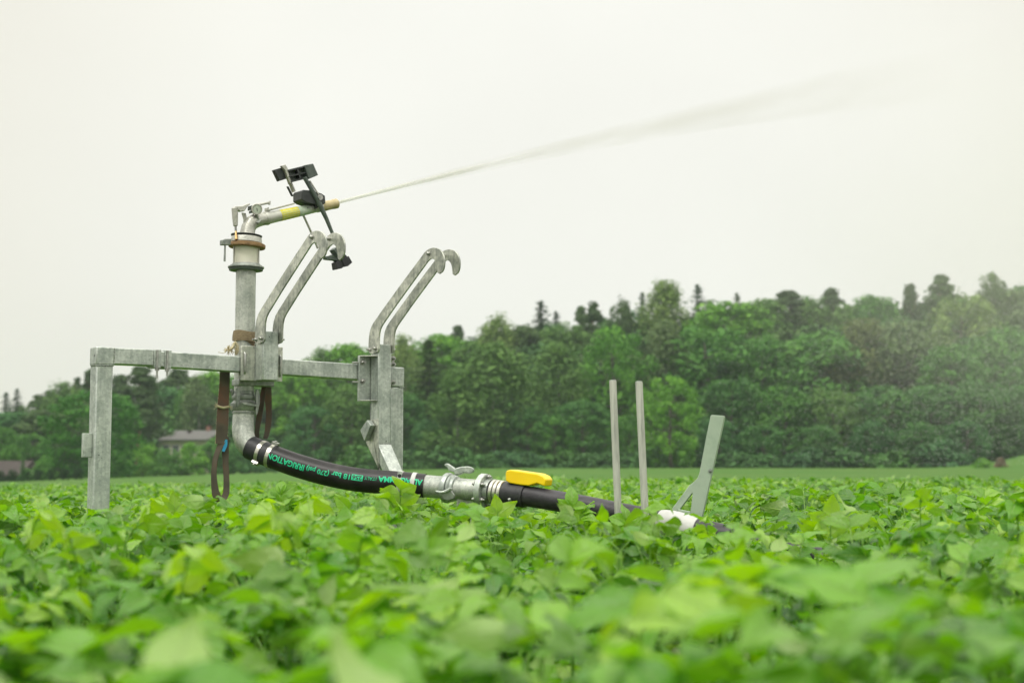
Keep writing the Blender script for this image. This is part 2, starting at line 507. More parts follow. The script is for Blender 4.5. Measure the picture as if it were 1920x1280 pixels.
# ---------------------------------------------------------------- potato crop
def leaf_mat():
    m, nt, b = new_mat('potato_leaf')
    L = nt.links
    uvn = nd(nt, 'ShaderNodeUVMap', _uv_map='leaf_uv')
    sp = nd(nt, 'ShaderNodeSeparateXYZ'); L.new(uvn.outputs[0], sp.inputs[0])
    tone = nd(nt, 'ShaderNodeAttribute', _attribute_name='tone')
    age = nd(nt, 'ShaderNodeAttribute', _attribute_name='young')
    # |v|
    c = nd(nt, 'ShaderNodeMath', _operation='SUBTRACT'); L.new(sp.outputs['Y'], c.inputs[0]); c.inputs[1].default_value = 0.5
    ab = nd(nt, 'ShaderNodeMath', _operation='ABSOLUTE'); L.new(c.outputs[0], ab.inputs[0])
    mid = nd(nt, 'ShaderNodeMapRange'); mid.inputs['From Min'].default_value = 0.012; mid.inputs['From Max'].default_value = 0.05
    mid.inputs['To Min'].default_value = 1; mid.inputs['To Max'].default_value = 0; L.new(ab.outputs[0], mid.inputs['Value'])
    # side veins: saw of u - k|v|
    kv = nd(nt, 'ShaderNodeMath', _operation='MULTIPLY_ADD'); kv.inputs[1].default_value = -0.55
    L.new(ab.outputs[0], kv.inputs[0]); L.new(sp.outputs['X'], kv.inputs[2])
    ms = nd(nt, 'ShaderNodeMath', _operation='MULTIPLY'); ms.inputs[1].default_value = 6.5 * 6.2832; L.new(kv.outputs[0], ms.inputs[0])
    sn = nd(nt, 'ShaderNodeMath', _operation='COSINE'); L.new(ms.outputs[0], sn.inputs[0])
    sv = nd(nt, 'ShaderNodeMapRange'); sv.inputs['From Min'].default_value = 0.78; sv.inputs['From Max'].default_value = 1.0
    L.new(sn.outputs[0], sv.inputs['Value'])
    vs = nd(nt, 'ShaderNodeMath', _operation='MAXIMUM'); L.new(mid.outputs[0], vs.inputs[0])
    sv2 = nd(nt, 'ShaderNodeMath', _operation='MULTIPLY'); sv2.inputs[1].default_value = 0.5; L.new(sv.outputs[0], sv2.inputs[0]); L.new(sv2.outputs[0], vs.inputs[1])
    base = rampn(nt, tone.outputs['Fac'], [(0.0, (0.014, 0.098, 0.005)), (0.42, (0.070, 0.265, 0.010)), (0.78, (0.190, 0.430, 0.024)), (1.0, (0.350, 0.550, 0.080))])
    yng = nd(nt, 'ShaderNodeMix', _data_type='RGBA'); yng.inputs['B'].default_value = (0.28, 0.49, 0.030, 1)
    L.new(age.outputs['Fac'], yng.inputs['Factor']); L.new(base, yng.inputs['A'])
    vein = nd(nt, 'ShaderNodeMix', _data_type='RGBA'); vein.inputs['B'].default_value = (0.28, 0.45, 0.12, 1)
    vf = nd(nt, 'ShaderNodeMath', _operation='MULTIPLY'); vf.inputs[1].default_value = 0.70; L.new(vs.outputs[0], vf.inputs[0])
    L.new(vf.outputs[0], vein.inputs['Factor']); L.new(yng.outputs['Result'], vein.inputs['A'])
    # pale, matt underside
    geo = nd(nt, 'ShaderNodeNewGeometry')
    und = nd(nt, 'ShaderNodeMix', _data_type='RGBA'); und.inputs['Factor'].default_value = 0.6; und.inputs['B'].default_value = (0.42, 0.56, 0.20, 1)
    L.new(vein.outputs['Result'], und.inputs['A'])
    sel = nd(nt, 'ShaderNodeMix', _data_type='RGBA'); L.new(geo.outputs['Backfacing'], sel.inputs['Factor'])
    L.new(vein.outputs['Result'], sel.inputs['A']); L.new(und.outputs['Result'], sel.inputs['B'])
    L.new(sel.outputs['Result'], b.inputs['Base Color'])
    b.inputs['Roughness'].default_value = 0.38
    b.inputs['Specular IOR Level'].default_value = 0.7
    # quilted surface
    bl = nd(nt, 'ShaderNodeMath', _operation='MULTIPLY_ADD'); bl.inputs[1].default_value = -0.6
    ns = nd(nt, 'ShaderNodeTexNoise', Scale=90, Detail=2); tcn = nd(nt, 'ShaderNodeTexCoord'); L.new(tcn.outputs['Object'], ns.inputs['Vector'])
    L.new(vs.outputs[0], bl.inputs[0]); L.new(ns.outputs['Fac'], bl.inputs[2])
    bp = nd(nt, 'ShaderNodeBump', Strength=0.7, Distance=0.005); L.new(bl.outputs[0], bp.inputs['Height']); L.new(bp.outputs[0], b.inputs['Normal'])
    tr = nd(nt, 'ShaderNodeBsdfTranslucent')
    hs = nd(nt, 'ShaderNodeHueSaturation', Saturation=1.2, Value=1.55); hs.inputs['Hue'].default_value = 0.494
    L.new(vein.outputs['Result'], hs.inputs['Color']); L.new(hs.outputs[0], tr.inputs['Color'])
    mxs = nd(nt, 'ShaderNodeMixShader'); mxs.inputs['Fac'].default_value = 0.38
    L.new(b.outputs[0], mxs.inputs[1]); L.new(tr.outputs[0], mxs.inputs[2])
    L.new(mxs.outputs[0], nt.nodes['Material Output'].inputs['Surface'])
    return m
M['leaf'] = leaf_mat()

def leaflet(nu, nv, g):
    """unit potato leaflet along +x, blade up +z; g = random generator"""
    u = np.linspace(0, 1, nu + 1); v = np.linspace(-1, 1, nv + 1)
    U, Vv = np.meshgrid(u, v, indexing='ij')
    w = 0.325 * np.clip(np.sin(np.pi * U ** 0.76), 0, None) ** 0.95 * (1 - 0.34 * U)
    w = np.maximum(w, 0.012)
    fold = g.uniform(0.08, 0.42); droop = g.uniform(0.08, 0.55); wav = g.uniform(0.02, 0.065); ph = g.uniform(0, 6.28); tw = g.uniform(-0.35, 0.35)
    y = Vv * w
    z = np.abs(Vv) ** 1.3 * w * fold * 1.6 - droop * U ** 2 + wav * np.sin(U * 9 + ph + Vv * 1.3) * np.abs(Vv) - 0.10 * (Vv ** 2) * U
    a = tw * U
    y2 = y * np.cos(a) - z * np.sin(a) * 0.4; z2 = z + y * np.sin(a)
    x = U - 0.16 * U ** 3 * droop * 2
    V3 = np.stack([x, y2, z2], -1).reshape(-1, 3)
    uv = np.stack([U, 0.5 + 0.5 * Vv], -1).reshape(-1, 2)
    i = np.arange((nu + 1) * (nv + 1)).reshape(nu + 1, nv + 1)
    Fq = np.stack([i[:-1, :-1], i[1:, :-1], i[1:, 1:], i[:-1, 1:]], -1).reshape(-1, 4)
    return V3, uv, Fq

def rotm(axis, a):
    return np.array(Matrix.Rotation(a, 3, axis))

def strip_tube(pts, r, n=4):
    pts = np.asarray(pts); m = len(pts)
    d = np.gradient(pts, axis=0); d /= np.linalg.norm(d, axis=1, keepdims=True) + 1e-9
    ref = np.array([0.31, 0.2, 0.93]); x = np.cross(d, ref); x /= np.linalg.norm(x, axis=1, keepdims=True) + 1e-9
    y = np.cross(d, x)
    vs = []
    for k in range(n):
        a = 2 * np.pi * k / n
        vs.append(pts + (x * np.cos(a) + y * np.sin(a)) * r)
    Vt = np.stack(vs, 1).reshape(-1, 3)
    i = np.arange(m * n).reshape(m, n)
    j = np.roll(i, -1, axis=1)
    Fq = np.stack([i[:-1], j[:-1], j[1:], i[1:]], -1).reshape(-1, 4)
    return Vt, Fq

class Arr:
    def __init__(s): s.V = []; s.F = []; s.U = []; s.T = []; s.Y = []; s.n = 0
    def add(s, V, F, uv, tone, young):
        s.V.append(V); s.F.append(F + s.n); s.U.append(uv)
        s.T.append(np.full(len(V), tone) if np.isscalar(tone) else tone)
        s.Y.append(np.full(len(V), young) if np.isscalar(young) else young)
        s.n += len(V)
    def done(s):
        return np.concatenate(s.V), np.concatenate(s.F), np.concatenate(s.U), np.concatenate(s.T), np.concatenate(s.Y)

def compound_leaf(A, g, base, az, el, length, lod, tone, young, size=1.0, npair=3, curl=None):
    """arching leaf stalk with paired leaflets and a larger end leaflet"""
    nu, nv = lod
    n = 7
    s = np.linspace(0, 1, n)
    curl = g.uniform(0.5, 1.15) if curl is None else curl
    ang = el - curl * s ** 1.3
    step = length / (n - 1)
    rr = np.concatenate([[0], np.cumsum(np.cos(ang[:-1]) * step)]); zz = np.concatenate([[0], np.cumsum(np.sin(ang[:-1]) * step)])
    swing = az + g.uniform(-0.25, 0.25) * s
    pts = np.stack([rr * np.cos(swing), rr * np.sin(swing), zz], -1) + base
    if nu >= 4:
        Vt, Ft = strip_tube(pts, 0.0022 * size, 4)
        A.add(Vt, Ft, np.tile([[0.5, 0.5]], (len(Vt), 1)), 0.75, 0.6)
    def put(pos, yaw, pitch, roll, L):
        V3, uv, Fq = leaflet(nu, nv, g)
        if g.random() < 0.13: roll += g.uniform(1.2, 3.0) * (1 if g.random() < 0.5 else -1)
        Rm = rotm('Z', swing[0]) @ rotm('Y', -pitch) @ rotm('Z', yaw) @ rotm('Y', g.normal(0, 0.22)) @ rotm('X', roll)
        A.add((V3 * L) @ Rm.T + pos, Fq, uv, float(np.clip(tone + g.normal(0, 0.16), 0, 1)), float(np.clip(young + g.normal(0, 0.05), 0, 1)))
    put(pts[-1], swing[-1] - swing[0], ang[-1], g.normal(0, 0.28), size * g.uniform(0.09, 0.118))
    for k in range(npair):
        f = 0.90 - k * 0.28 + g.uniform(-0.03, 0.03)
        q = np.array([np.interp(f, s, pts[:, i]) for i in range(3)]); a = np.interp(f, s, ang)
        L = size * (0.096 - 0.013 * k) * g.uniform(0.85, 1.15)
        for sd in (-1, 1):
            put(q, sd * g.uniform(0.85, 1.3), a, -sd * g.uniform(-0.2, 0.45), L * g.uniform(0.85, 1.15))

def make_plant(seed, lod, nleaf, height=0.62, spread=1.0, npair=3, size=1.0, upright=0.0):
    g = np.random.default_rng(seed)
    A = Arr()
    nst = 4
    stems = []
    for k in range(nst):
        a = k * 6.283 / nst + g.uniform(-0.5, 0.5); r = g.uniform(0.07, 0.22) * spread
        top = np.array([r * np.cos(a), r * np.sin(a), height * g.uniform(0.74, 0.96)])
        s = np.linspace(0, 1, 6)[:, None]
        pts = top * s + np.array([[np.cos(a), np.sin(a), 0]]) * 0.05 * np.sin(s * 3.14)
        stems.append((pts, a))
        if lod[0] >= 4:
            Vt, Ft = strip_tube(pts, 0.0048, 5)
            A.add(Vt, Ft, np.tile([[0.5, 0.5]], (len(Vt), 1)), 0.6, 0.25)
    for i in range(nleaf):
        pts, a0 = stems[i % nst]
        f = 1.0 if i < nst else g.uniform(0.18, 1.0)
        q = np.array([np.interp(f, np.linspace(0, 1, 6), pts[:, c]) for c in range(3)])
        toplf = f > 0.86
        el = (g.uniform(0.5, 1.15) if toplf else g.uniform(0.05, 0.75)) + upright
        az = a0 + g.uniform(-1.9, 1.9)
        young = max(0.0, (f - 0.75) / 0.25) * g.uniform(0.0, 0.5) if i >= nst else g.uniform(0.05, 0.7)
        Ln = g.uniform(0.13, 0.21) * (0.85 if toplf else 1.1)
        sz = size * (g.uniform(0.72, 0.95) if toplf else g.uniform(0.9, 1.15))
        compound_leaf(A, g, q, az, el, Ln, lod, float(np.clip(g.normal(0.45, 0.24), 0, 1)), young, sz, npair)
    V, F_, U_, T_, Y_ = A.done()
    V = V * np.array([1, 1, 0.65 / np.quantile(V[:, 2], 0.992)])
    return V, F_, U_, T_, Y_

LODS = [((6, 4), 34, 3, 1.0), ((4, 2), 29, 3, 1.05), ((2, 2), 17, 2, 1.25), ((2, 2), 10, 2, 1.5)]
protos = [[make_plant(100 + k, l[0], l[1], npair=l[2], size=l[3]) for k in range(7)] for l in LODS]

ROW = 0.75; ROWA = R(-9)
ca, sa = math.cos(ROWA), math.sin(ROWA)
A = Arr()
KEEP_CLEAR = []      # (x, y, r, ymax): plants kept low round things lying in the crop
def crop_low(x, y):
    k = 1.0
    for (cx, cy, rr, sc) in KEEP_CLEAR:
        if (x - cx) ** 2 + (y - cy) ** 2 < rr * rr: k = min(k, sc)
    return k
# line of the hose and supply pipe: (pixel x, pixel y, depth) along the centre line
HOSE_PTS = [(468, 838, 7.10), (490, 847.5, 7.08), (512, 856, 7.06), (553, 871, 7.03), (597, 884, 7.0), (635, 893, 6.97), (670, 899, 6.94), (710, 903, 6.91), (747, 905.5, 6.90), (797, 910.5, 6.88)]
PIPE_PTS = [(958, 926, 6.67), (985, 929.5, 6.635), (1012, 933.5, 6.60), (1060, 941.5, 6.54), (1110, 951, 6.48), (1149, 959, 6.43), (1215, 972, 6.34), (1240, 977, 6.31), (1340, 999, 6.17), (1417, 1016, 6.07), (1520, 1042, 5.95), (1640, 1078, 5.8)]
hose3 = [P(*q) for q in HOSE_PTS]
pipe3 = [P(*q) for q in PIPE_PTS]
_clear = hose3[3:] + [P(845, 915, 6.82), P(900, 921, 6.78)] + pipe3
for a, b in zip(_clear[:-1], _clear[1:]):
    for f in (0, 0.5):
        q = a.lerp(b, f)
        KEEP_CLEAR.append((q.x, q.y, 0.21, max(0.5, min(1.0, (q.z - 0.05) / 0.68))))
for q in pipe3[5:11]:
    for k in (0.35, 0.7, 1.05): KEEP_CLEAR.append((q.x * (1 - k / q.y), q.y - k, 0.25, 0.80))
for (px, py, Y) in ((1158, 940, 6.42), (1208, 945, 6.35), (1310, 960, 6.35)):
    q = P(px, py, Y); KEEP_CLEAR.append((q.x, q.y, 0.18, 0.82))

STAND = [   # pixel of the tip, depth, shoot height px, upright leaves, label
    (752, 905, 6.35, 92, 3, 1.0, 'tall upright potato plant with light green leaflets in front of the white hose strap'),
    (560, 950, 6.0, 70, 3, 0.8, 'potato plant with upright leaves below the sagging middle of the black hose'),
    (527, 915, 6.35, 60, 3, 0.5, 'potato shoot with paired upright leaves under the IRRIGATION lettering of the hose'),
    (935, 938, 6.2, 66, 3, 1.0, 'pale broad-leaved potato plant in front of the silver band clamps'),
    (1075, 925, 6.2, 60, 4, 0.6, 'potato plant covering the black pipe just left of the two bare poles'),
    (1556, 938, 5.3, 90, 3, 1.0, 'potato plant with one tall pointed upright leaf right of the forked bracket'),
    (660, 938, 6.2, 60, 3, 0.7, 'potato shoot leaning under the framed number on the hose'),
    (330, 930, 6.2, 62, 4, 0.8, 'potato plant with spread yellow-green leaflets between the left steel post and the sling loop'),
    (1176, 958, 5.9, 60, 4, 0.5, 'potato plant in front of the feet of the two bare poles'),
]
for (px, py, Y, hp_, nl, yg, lab) in STAND:
    q = P(px, py, Y)
    for k in (0.12, 0.4, 0.7): KEEP_CLEAR.append((q.x * (1 - k / q.y), q.y - k, 0.20, 0.80))

def put_plant(A, lod, k, x, y, rot, sc, hs):
    V, Fq, U, T, Yg = protos[lod][k]
    c, s = math.cos(rot), math.sin(rot)
    Vr = np.stack([(V[:, 0] * c - V[:, 1] * s) * sc + x, (V[:, 0] * s + V[:, 1] * c) * sc + y, V[:, 2] * sc * hs + tz(x, y)], -1)
    A.add(Vr, Fq, U, np.clip(T + rng.normal(0, 0.10), 0, 1), np.clip(Yg * rng.uniform(0.3, 1.15), 0, 1))

g = np.random.default_rng(5)
for j in range(-70, 90):
    w = j * ROW + 0.22
    for i in range(-420, 420):
        sp = 0.235
        u = i * sp + g.uniform(-0.08, 0.08)
        ww = w + g.normal(0, 0.125)
        x = u * ca - ww * sa; y = u * sa + ww * ca
        if y < 0.25 or y > CROP_END or abs(x) > 0.40 * y + 1.3: continue
        d = math.hypot(x, y)
        if d < 0.45: continue
        if y > 20 and g.random() < 0.22: continue
        lod = 0 if d < 5.6 else 1 if d < 12 else 2 if d < 20 else 3
        sc = g.uniform(0.88, 1.12)
        # canopy height varies gently over the field
        hs = min(1.06, 0.965 + 0.035 * math.sin(x * 1.7 + y * 0.9) + 0.045 * math.sin(x * 0.6 - y * 1.3 + 1.0) + g.normal(0, 0.055))
        hs *= 1 + 0.085 * float(sstep(d, 1.6, 3.2) * (1 - sstep(d, 6.2, 8.5)))
        if d < 2.4: sc *= 1.34
        hs *= crop_low(x, y) / sc ** 0.8
        if d < 0.9: hs *= 0.78 + 0.22 * (d - 0.45) / 0.45
        put_plant(A, lod, int(g.integers(7)), x, y, g.uniform(0, 6.283), sc, hs)
V, Fq, U, T, Yg = A.done()
crop = link('potato_crop', mesh_np('potato_crop', V, Fq, M['leaf'], uv=U, attrs={'tone': T, 'young': Yg}))
tag(crop, 'dense field of leafy green potato plants reaching from the lens to the meadow', 'crop', kind='stuff')
print('crop quads', len(Fq))

# the plants that stand clear of the canopy round the pipe, each a thing of its own
for n_, (px, py, Y, hp_, nl, yg, lab) in enumerate(STAND):
    q = P(px, py - 14, Y); gz = tz(q.x, q.y); hp_ *= 1.2
    g = np.random.default_rng(940 + n_)
    A = Arr()
    zt = q.z - gz
    Ln = hp_ / FPX * Y
    zb0 = zt - Ln * 1.15
    stem = np.array([[0.012 * np.sin(k), 0.03 - 0.005 * k, zb0 * k / 6] for k in range(7)])
    Vt, Ft = strip_tube(stem, 0.0055, 6); A.add(Vt, Ft, np.tile([[0.5, 0.5]], (len(Vt), 1)), 0.6, 0.3)
    for k in range(nl):
        az = (R(-90) if yg >= 0.8 else R(90)) + (0 if k == 0 else g.uniform(-1.6, 1.6))
        compound_leaf(A, g, stem[-1], az, R(88) if k == 0 else g.uniform(0.75, 1.25), Ln * (0.62 if k == 0 else g.uniform(0.45, 0.7)), (8, 6), 0.62, yg * g.uniform(0.7, 1.0), Ln / (0.185 if k == 0 else 0.21), 3, curl=0.3 if k == 0 else 0.7)
    for k in range(9):
        compound_leaf(A, g, stem[-2 - k % 3], g.uniform(0, 6.28), g.uniform(0.1, 0.8), 0.17, (6, 4), 0.45, 0.2 * yg, 1.0, 3)
    V, Fq, U, T, Yg = A.done()
    V = V * np.array([1, 1, zt / V[:, 2].max()])
    me = mesh_np('potato_plant', V, Fq, M['leaf'], uv=U, attrs={'tone': T, 'young': Yg})
    o = link('potato_plant', me, None, (q.x, q.y, gz))
    tag(o, lab, 'plant', 'potato plants standing clear of the canopy')
# ================================================================ the sprinkler stand
HB = 0.0375                                  # half section of the beam
tL0, _ = PL(181, 700, 0.04); tL1, _ = PL(211.5, 700, 0.04)
zb = lambda px, py: PL(px, py, HB)
stand = empty('sprinkler_stand', W(0.6, 0, 0), 'galvanised steel stand with two posts, a cross beam and two pairs of upright hooks', 'irrigation stand')
def boxW(mb, t0, t1, o0, o1, z0, z1, z0b=None, z1b=None):
    """box in beam coordinates; z0b/z1b are the heights at the t1 end when it slopes"""
    z0b = z0 if z0b is None else z0b; z1b = z1 if z1b is None else z1b
    return mb.hexa([W(t0, o0, z0), W(t1, o0, z0b), W(t1, o1, z0b), W(t0, o1, z0), W(t0, o0, z1), W(t1, o0, z1b), W(t1, o1, z1b), W(t0, o1, z1)])
# left post
tm = (tL0 + tL1) / 2
_, zcap0 = PL(195, 684, 0.043); _, zcap1 = PL(195, 650, 0.043)
mb = MB(); boxW(mb, tm - 0.04, tm + 0.04, -0.04, 0.04, -0.05, zcap0 - 0.001); mb.build('post', M['galv'], stand, 0.006)
mb = MB(); boxW(mb, tm - 0.043, tm + 0.043, -0.043, 0.043, zcap0, zcap1); mb.build('post_cap', M['galv'], stand, 0.006)
_, a0 = PL(160, 857, 0.0); _, a1 = PL(160, 812, 0.0)
mb = MB(); boxW(mb, tm - 0.082, tm - 0.0405, -0.012, 0.012, a0, a1); mb.build('flange', M['galv'], stand, 0.002)
# beam, left length with sleeve, then on to the right post
def beam_len(pxa, pya0, pya1, pxb, pyb0, pyb1, hb):
    ta, za1 = PL(pxa, pya0, hb); _, za0 = PL(pxa, pya1, hb)
    tb, zb1 = PL(pxb, pyb0, hb); _, zb0 = PL(pxb, pyb1, hb)
    mb = MB(); boxW(mb, ta, tb, -hb, hb, za0, za1, zb0, zb1); return mb, (ta, za0, za1, tb, zb0, zb1)
mb, bl = beam_len(212.5, 651.5, 682.5, 289, 655, 685.5, HB + 0.003); mb.build('beam_sleeve', M['galv'], stand, 0.005)
mb, br = beam_len(285, 657, 686.5, 672, 682, 711.5, HB); beam = mb.build('beam', M['galv'], stand, 0.005)
def beam_z(t):
    f = (t - br[0]) / (br[3] - br[0]); return br[1] + (br[4] - br[1]) * f, br[2] + (br[5] - br[2]) * f
# clamp at the beam joint: two plates, U-bolts with hanging threads
for pxa, pxb in ((289.5, 302), (309, 321.5)):
    ta, _ = PL(pxa, 672, HB + 0.006); tb, _ = PL(pxb, 672, HB + 0.006); z0, z1 = beam_z(ta)
    mb = MB(); boxW(mb, ta, tb, -HB - 0.007, HB + 0.007, z0 - 0.006, z1 + 0.006); mb.build('joint_clamp', M['galv'], stand, 0.002)
for px, ln in ((294.5, 0.055), (313.5, 0.042)):
    tt, _ = PL(px, 672, HB + 0.01); z0, z1 = beam_z(tt)
    mb = MB(); mb.tube([W(tt, HB + 0.012, z1 + 0.004), W(tt, HB + 0.012, z0 - ln)], 0.005, 10)
    mb.lathe(W(tt, HB + 0.012, z0 - 0.020), (0, 0, 1), [(0, 0.011), (0.010, 0.011)], 6)
    mb.lathe(W(tt, HB + 0.012, z0 - 0.0095), (0, 0, 1), [(0, 0.015), (0.002, 0.015)], 14)
    mb.build('clamp_bolt', M['bolt'], stand)
# right post with cap
tR1, _ = PL(756.5, 800, 0.04)
_, z0 = PL(745, 725, 0.043); _, z1 = PL(745, 688, 0.043)
mb = MB(); boxW(mb, tR1 - 0.08, tR1, -0.04, 0.04, -0.05, z0 - 0.001); mb.build('post', M['galv'], stand, 0.006)
mb = MB(); boxW(mb, tR1 - 0.083, tR1 + 0.003, -0.043, 0.043, z0, z1); mb.build('post_cap', M['galv'], stand, 0.006)
# beam stub between clamp and the right post cap
za, zc = beam_z(tR1 - 0.085)
mb = MB(); boxW(mb, br[3] + 0.001, tR1 - 0.084, -HB, HB, br[4], br[5], za, zc); mb.build('beam_end', M['galv'], stand, 0.004)

def solve_off(t, z, px, lo=-0.2, hi=0.5):
    for _ in range(50):
        m_ = (lo + hi) / 2
        if proj(W(t, m_, z))[0] < px: lo = m_
        else: hi = m_
    return m_
PLT = 0.008
def hook_assembly(plate_px, face_px, py_mid, py_top, py_bot, hook_bl, shape, long_leg):
    """clamp plate, square tube standing on it, and a pair of hook plates bolted to the tube's two sides"""
    o0 = HB + 0.004
    t0, zz = PL(face_px[0], py_mid, o0 + PLT)                     # rear left edge of the tube side
    of = solve_off(t0, zz, face_px[1])                            # front face offset
    t1, _ = PL(face_px[2], py_mid, of)
    _, zt = PL((face_px[1] + face_px[2]) / 2, py_top, of)
    _, zbm = PL((face_px[1] + face_px[2]) / 2, py_bot, of)
    mb = MB(); boxW(mb, t0, t1, o0 + PLT + 0.001, of, zbm, zt); mb.build('hook_tube', M['galv'], stand, 0.005)
    tA = t0 - 0.0095; tB = t1 + 0.0015
    ob, zb_ = PT(hook_bl[0], hook_bl[1], tA)
    for tt in (tA, tB):
        pts = [W(tt, ob + a, zb_ + b) for a, b in shape]
        mb = MB(); mb.prism(pts, E1 * 0.008)
        hk = mb.build('hook', M['galv_plate'], stand, 0.0012)
        d = -1 if tt == tA else 1
        fx = tt if d < 0 else tt + 0.008
        for (a, b) in BOLT_AT:
            m2 = MB(); m2.bolt(W(fx, ob + a, zb_ + b) + E1 * d * 0.0005, E1 * d, 0.0085, 0.008, 0.006); m2.build('bolt', M['bolt'], hk)
        if d < 0:
            a, b = TOPBOLT
            m2 = MB(); m2.bolt(W(fx, ob + a, zb_ + b) - E1 * 0.0005, -E1, 0.010, 0.008); m2.build('bolt', M['bolt'], hk)
    a, b = TOPBOLT
    mb = MB(); mb.tube([W(tA + 0.009, ob + a, zb_ + b), W(tB - 0.001, ob + a, zb_ + b)], 0.009, 12); mb.build('spacer_rod', M['bolt'], stand)
    return t0, t1, of, zt, zbm

# outline of one hook plate, read off the right-hand pair (pixels), then moved into its own plane
t2, zz2 = PL(694, 760, HB + 0.004 + PLT)
tA2 = t2 - 0.0095
HK = [(230, 1000), (231, 940), (234, 880), (243, 825), (258, 782), (280, 745), (312, 700), (370, 617), (520, 410), (690, 182), (708, 156), (728, 136), (755, 119), (786, 111), (815, 115), (840, 127), (860, 149), (874, 178), (880, 208), (882, 240), (879, 272), (872, 300), (862, 318), (838, 337), (821, 326), (819, 295), (815, 262), (806, 233), (793, 214), (777, 206), (762, 209), (740, 226), (610, 405), (470, 598), (350, 772), (332, 808), (323, 850), (320, 900), (320, 985), (312, 1003), (262, 1020), (240, 1016)]
HKP = [PT(640 + x / 4.573, 440 + y / 4.573, tA2) for x, y in HK]
SHAPE = [(a - HKP[0][0], b - HKP[0][1]) for a, b in HKP]
def hk_at(x, y):
    a, b = PT(640 + x / 4.573, 440 + y / 4.573, tA2); return (a - HKP[0][0], b - HKP[0][1])
BOLT_AT = [hk_at(245, 985), hk_at(292, 975)]
TOPBOLT = hk_at(748, 163)

# first pair, standing in front of the riser
h1 = hook_assembly(None, (478, 493, 522), 690, 621, 713, (477.5, 640), SHAPE, False)
# its clamp plate with two U-bolts round the beam
o0 = HB + 0.004
ta, zt0 = PL(451, 648, o0); tb, _ = PL(529, 655, o0); _, zbt = PL(451, 713, o0)
mb = MB(); boxW(mb, ta, tb, o0, o0 + PLT, zbt, zt0, zbt + 0.001, zt0 + 0.004); cp = mb.build('clamp_plate', M['galv_plate'], stand, 0.002)
for px, y0, y1 in ((460, 660, 701), (526, 665, 706.5)):
    tt, z1 = PL(px, y0, o0 + PLT + 0.004); _, z0 = PL(px, y1, o0 + PLT + 0.004)
    oo = o0 + PLT + 0.0045
    mb = MB(); mb.tube([W(tt, oo - 0.06, z0 + 0.002), W(tt, oo - 0.008, z0 + 0.001), W(tt, oo, z0 + 0.010), W(tt, oo + 0.001, (z0 + z1) / 2), W(tt, oo, z1 - 0.010), W(tt, oo - 0.008, z1 - 0.001), W(tt, oo - 0.06, z1 - 0.002)], 0.0062, 12)
    mb.build('u_bolt', M['bolt'], cp)
# second pair, on the long leg by the right post
h2 = hook_assembly(None, (694, 709, 733.5), 760, 645, 831, (690.5, 658.5), SHAPE, True)
t0, t1, of, zt, zbm = h2
# channel bracket bolted between beam end and the leg
tc0, _ = PL(672, 700, o0); _, c1 = PL(680, 667, o0); _, c0 = PL(680, 752, o0)
mb = MB(); boxW(mb, tc0, t1 + 0.045, o0, o0 + 0.006, c0, c1)
ch = mb.build('channel_bracket', M['galv'], stand, 0.0015)
for zz_ in (c1 - 0.005, c0):
    mb = MB(); mb.prism([W(tc0, o0 + 0.0065, zz_), W(t0 - 0.0005, o0 + 0.0065, zz_), W(t0 - 0.0005, of - 0.004, zz_), W(tc0, o0 + 0.016, zz_)], UPV * 0.005 if False else Vector((0, 0, 0.005))); mb.build('bracket_lip', M['galv_plate'], ch, 0.001)
mb = MB(); boxW(mb, tc0 - 0.005, tc0 - 0.0003, o0, o0 + 0.016, c0, c1); mb.build('bracket_lip', M['galv'], ch, 0.001)
for py in (679.5, 714.5):
    mb = MB(); q = WP(680, py, o0 + 0.0065); mb.bolt(q, E2, 0.010, 0.010, 0.008); mb.build('bolt', M['bolt'], ch)
for py, px in ((672, 737), (683, 737), (717, 737)):
    mb = MB(); q = WP(px, py, o0 + 0.0065); mb.bolt(q, E2, 0.010, 0.009, 0.006); mb.build('bolt', M['bolt'], ch)
for py in (680, 716):        # U-bolt legs seen left of the bracket
    q = WP(667, py, HB + 0.003); mb = MB()
    mb.tube([q - E1 * 0.02, q + E1 * 0.006 + E2 * 0.004, q + E1 * 0.02 + E2 * 0.004], 0.005, 10); mb.build('u_bolt', M['bolt'], ch)
# leg below the mitre: kicks forward to the hose
ok, zk = PT(756, 884, t1)
for (ta_, tb_) in ((t0, t1),):
    dd = (ok - of); 
    a_ = [W(t0, HB + 0.013, zbm), W(t0, of, zbm - 0.001), W(t0, ok, zk), W(t0, ok - 0.065, zk - 0.005)]
    mb = MB(); mb.prism(a_, E1 * (t1 - t0)); mb.build('kicked_leg', M['galv'], stand, 0.004)
# gusset plate on the leg's left side and the small angled socket
gp = [(694, 786), (708.5, 784), (708.5, 874), (711, 880), (684, 828), (686, 824), (676.5, 812), (694, 792)]
tg = t0 - 0.006
mb = MB(); mb.prism([W(tg, *PT(x, y, tg)) for x, y in [(694.5, 786), (708.5, 784.5), (709, 880), (711, 881), (686, 829), (694, 800)]], E1 * 0.0055); mb.build('gusset', M['galv_plate'], stand, 0.001)
mb = MB(); sp = [W(tg - 0.03, *PT(x, y, tg - 0.03)) for x, y in [(688, 787), (695, 797), (683, 827), (675, 806)]]
mb.prism(sp, E1 * 0.028); mb.build('angled_socket', M['galv'], stand, 0.003)

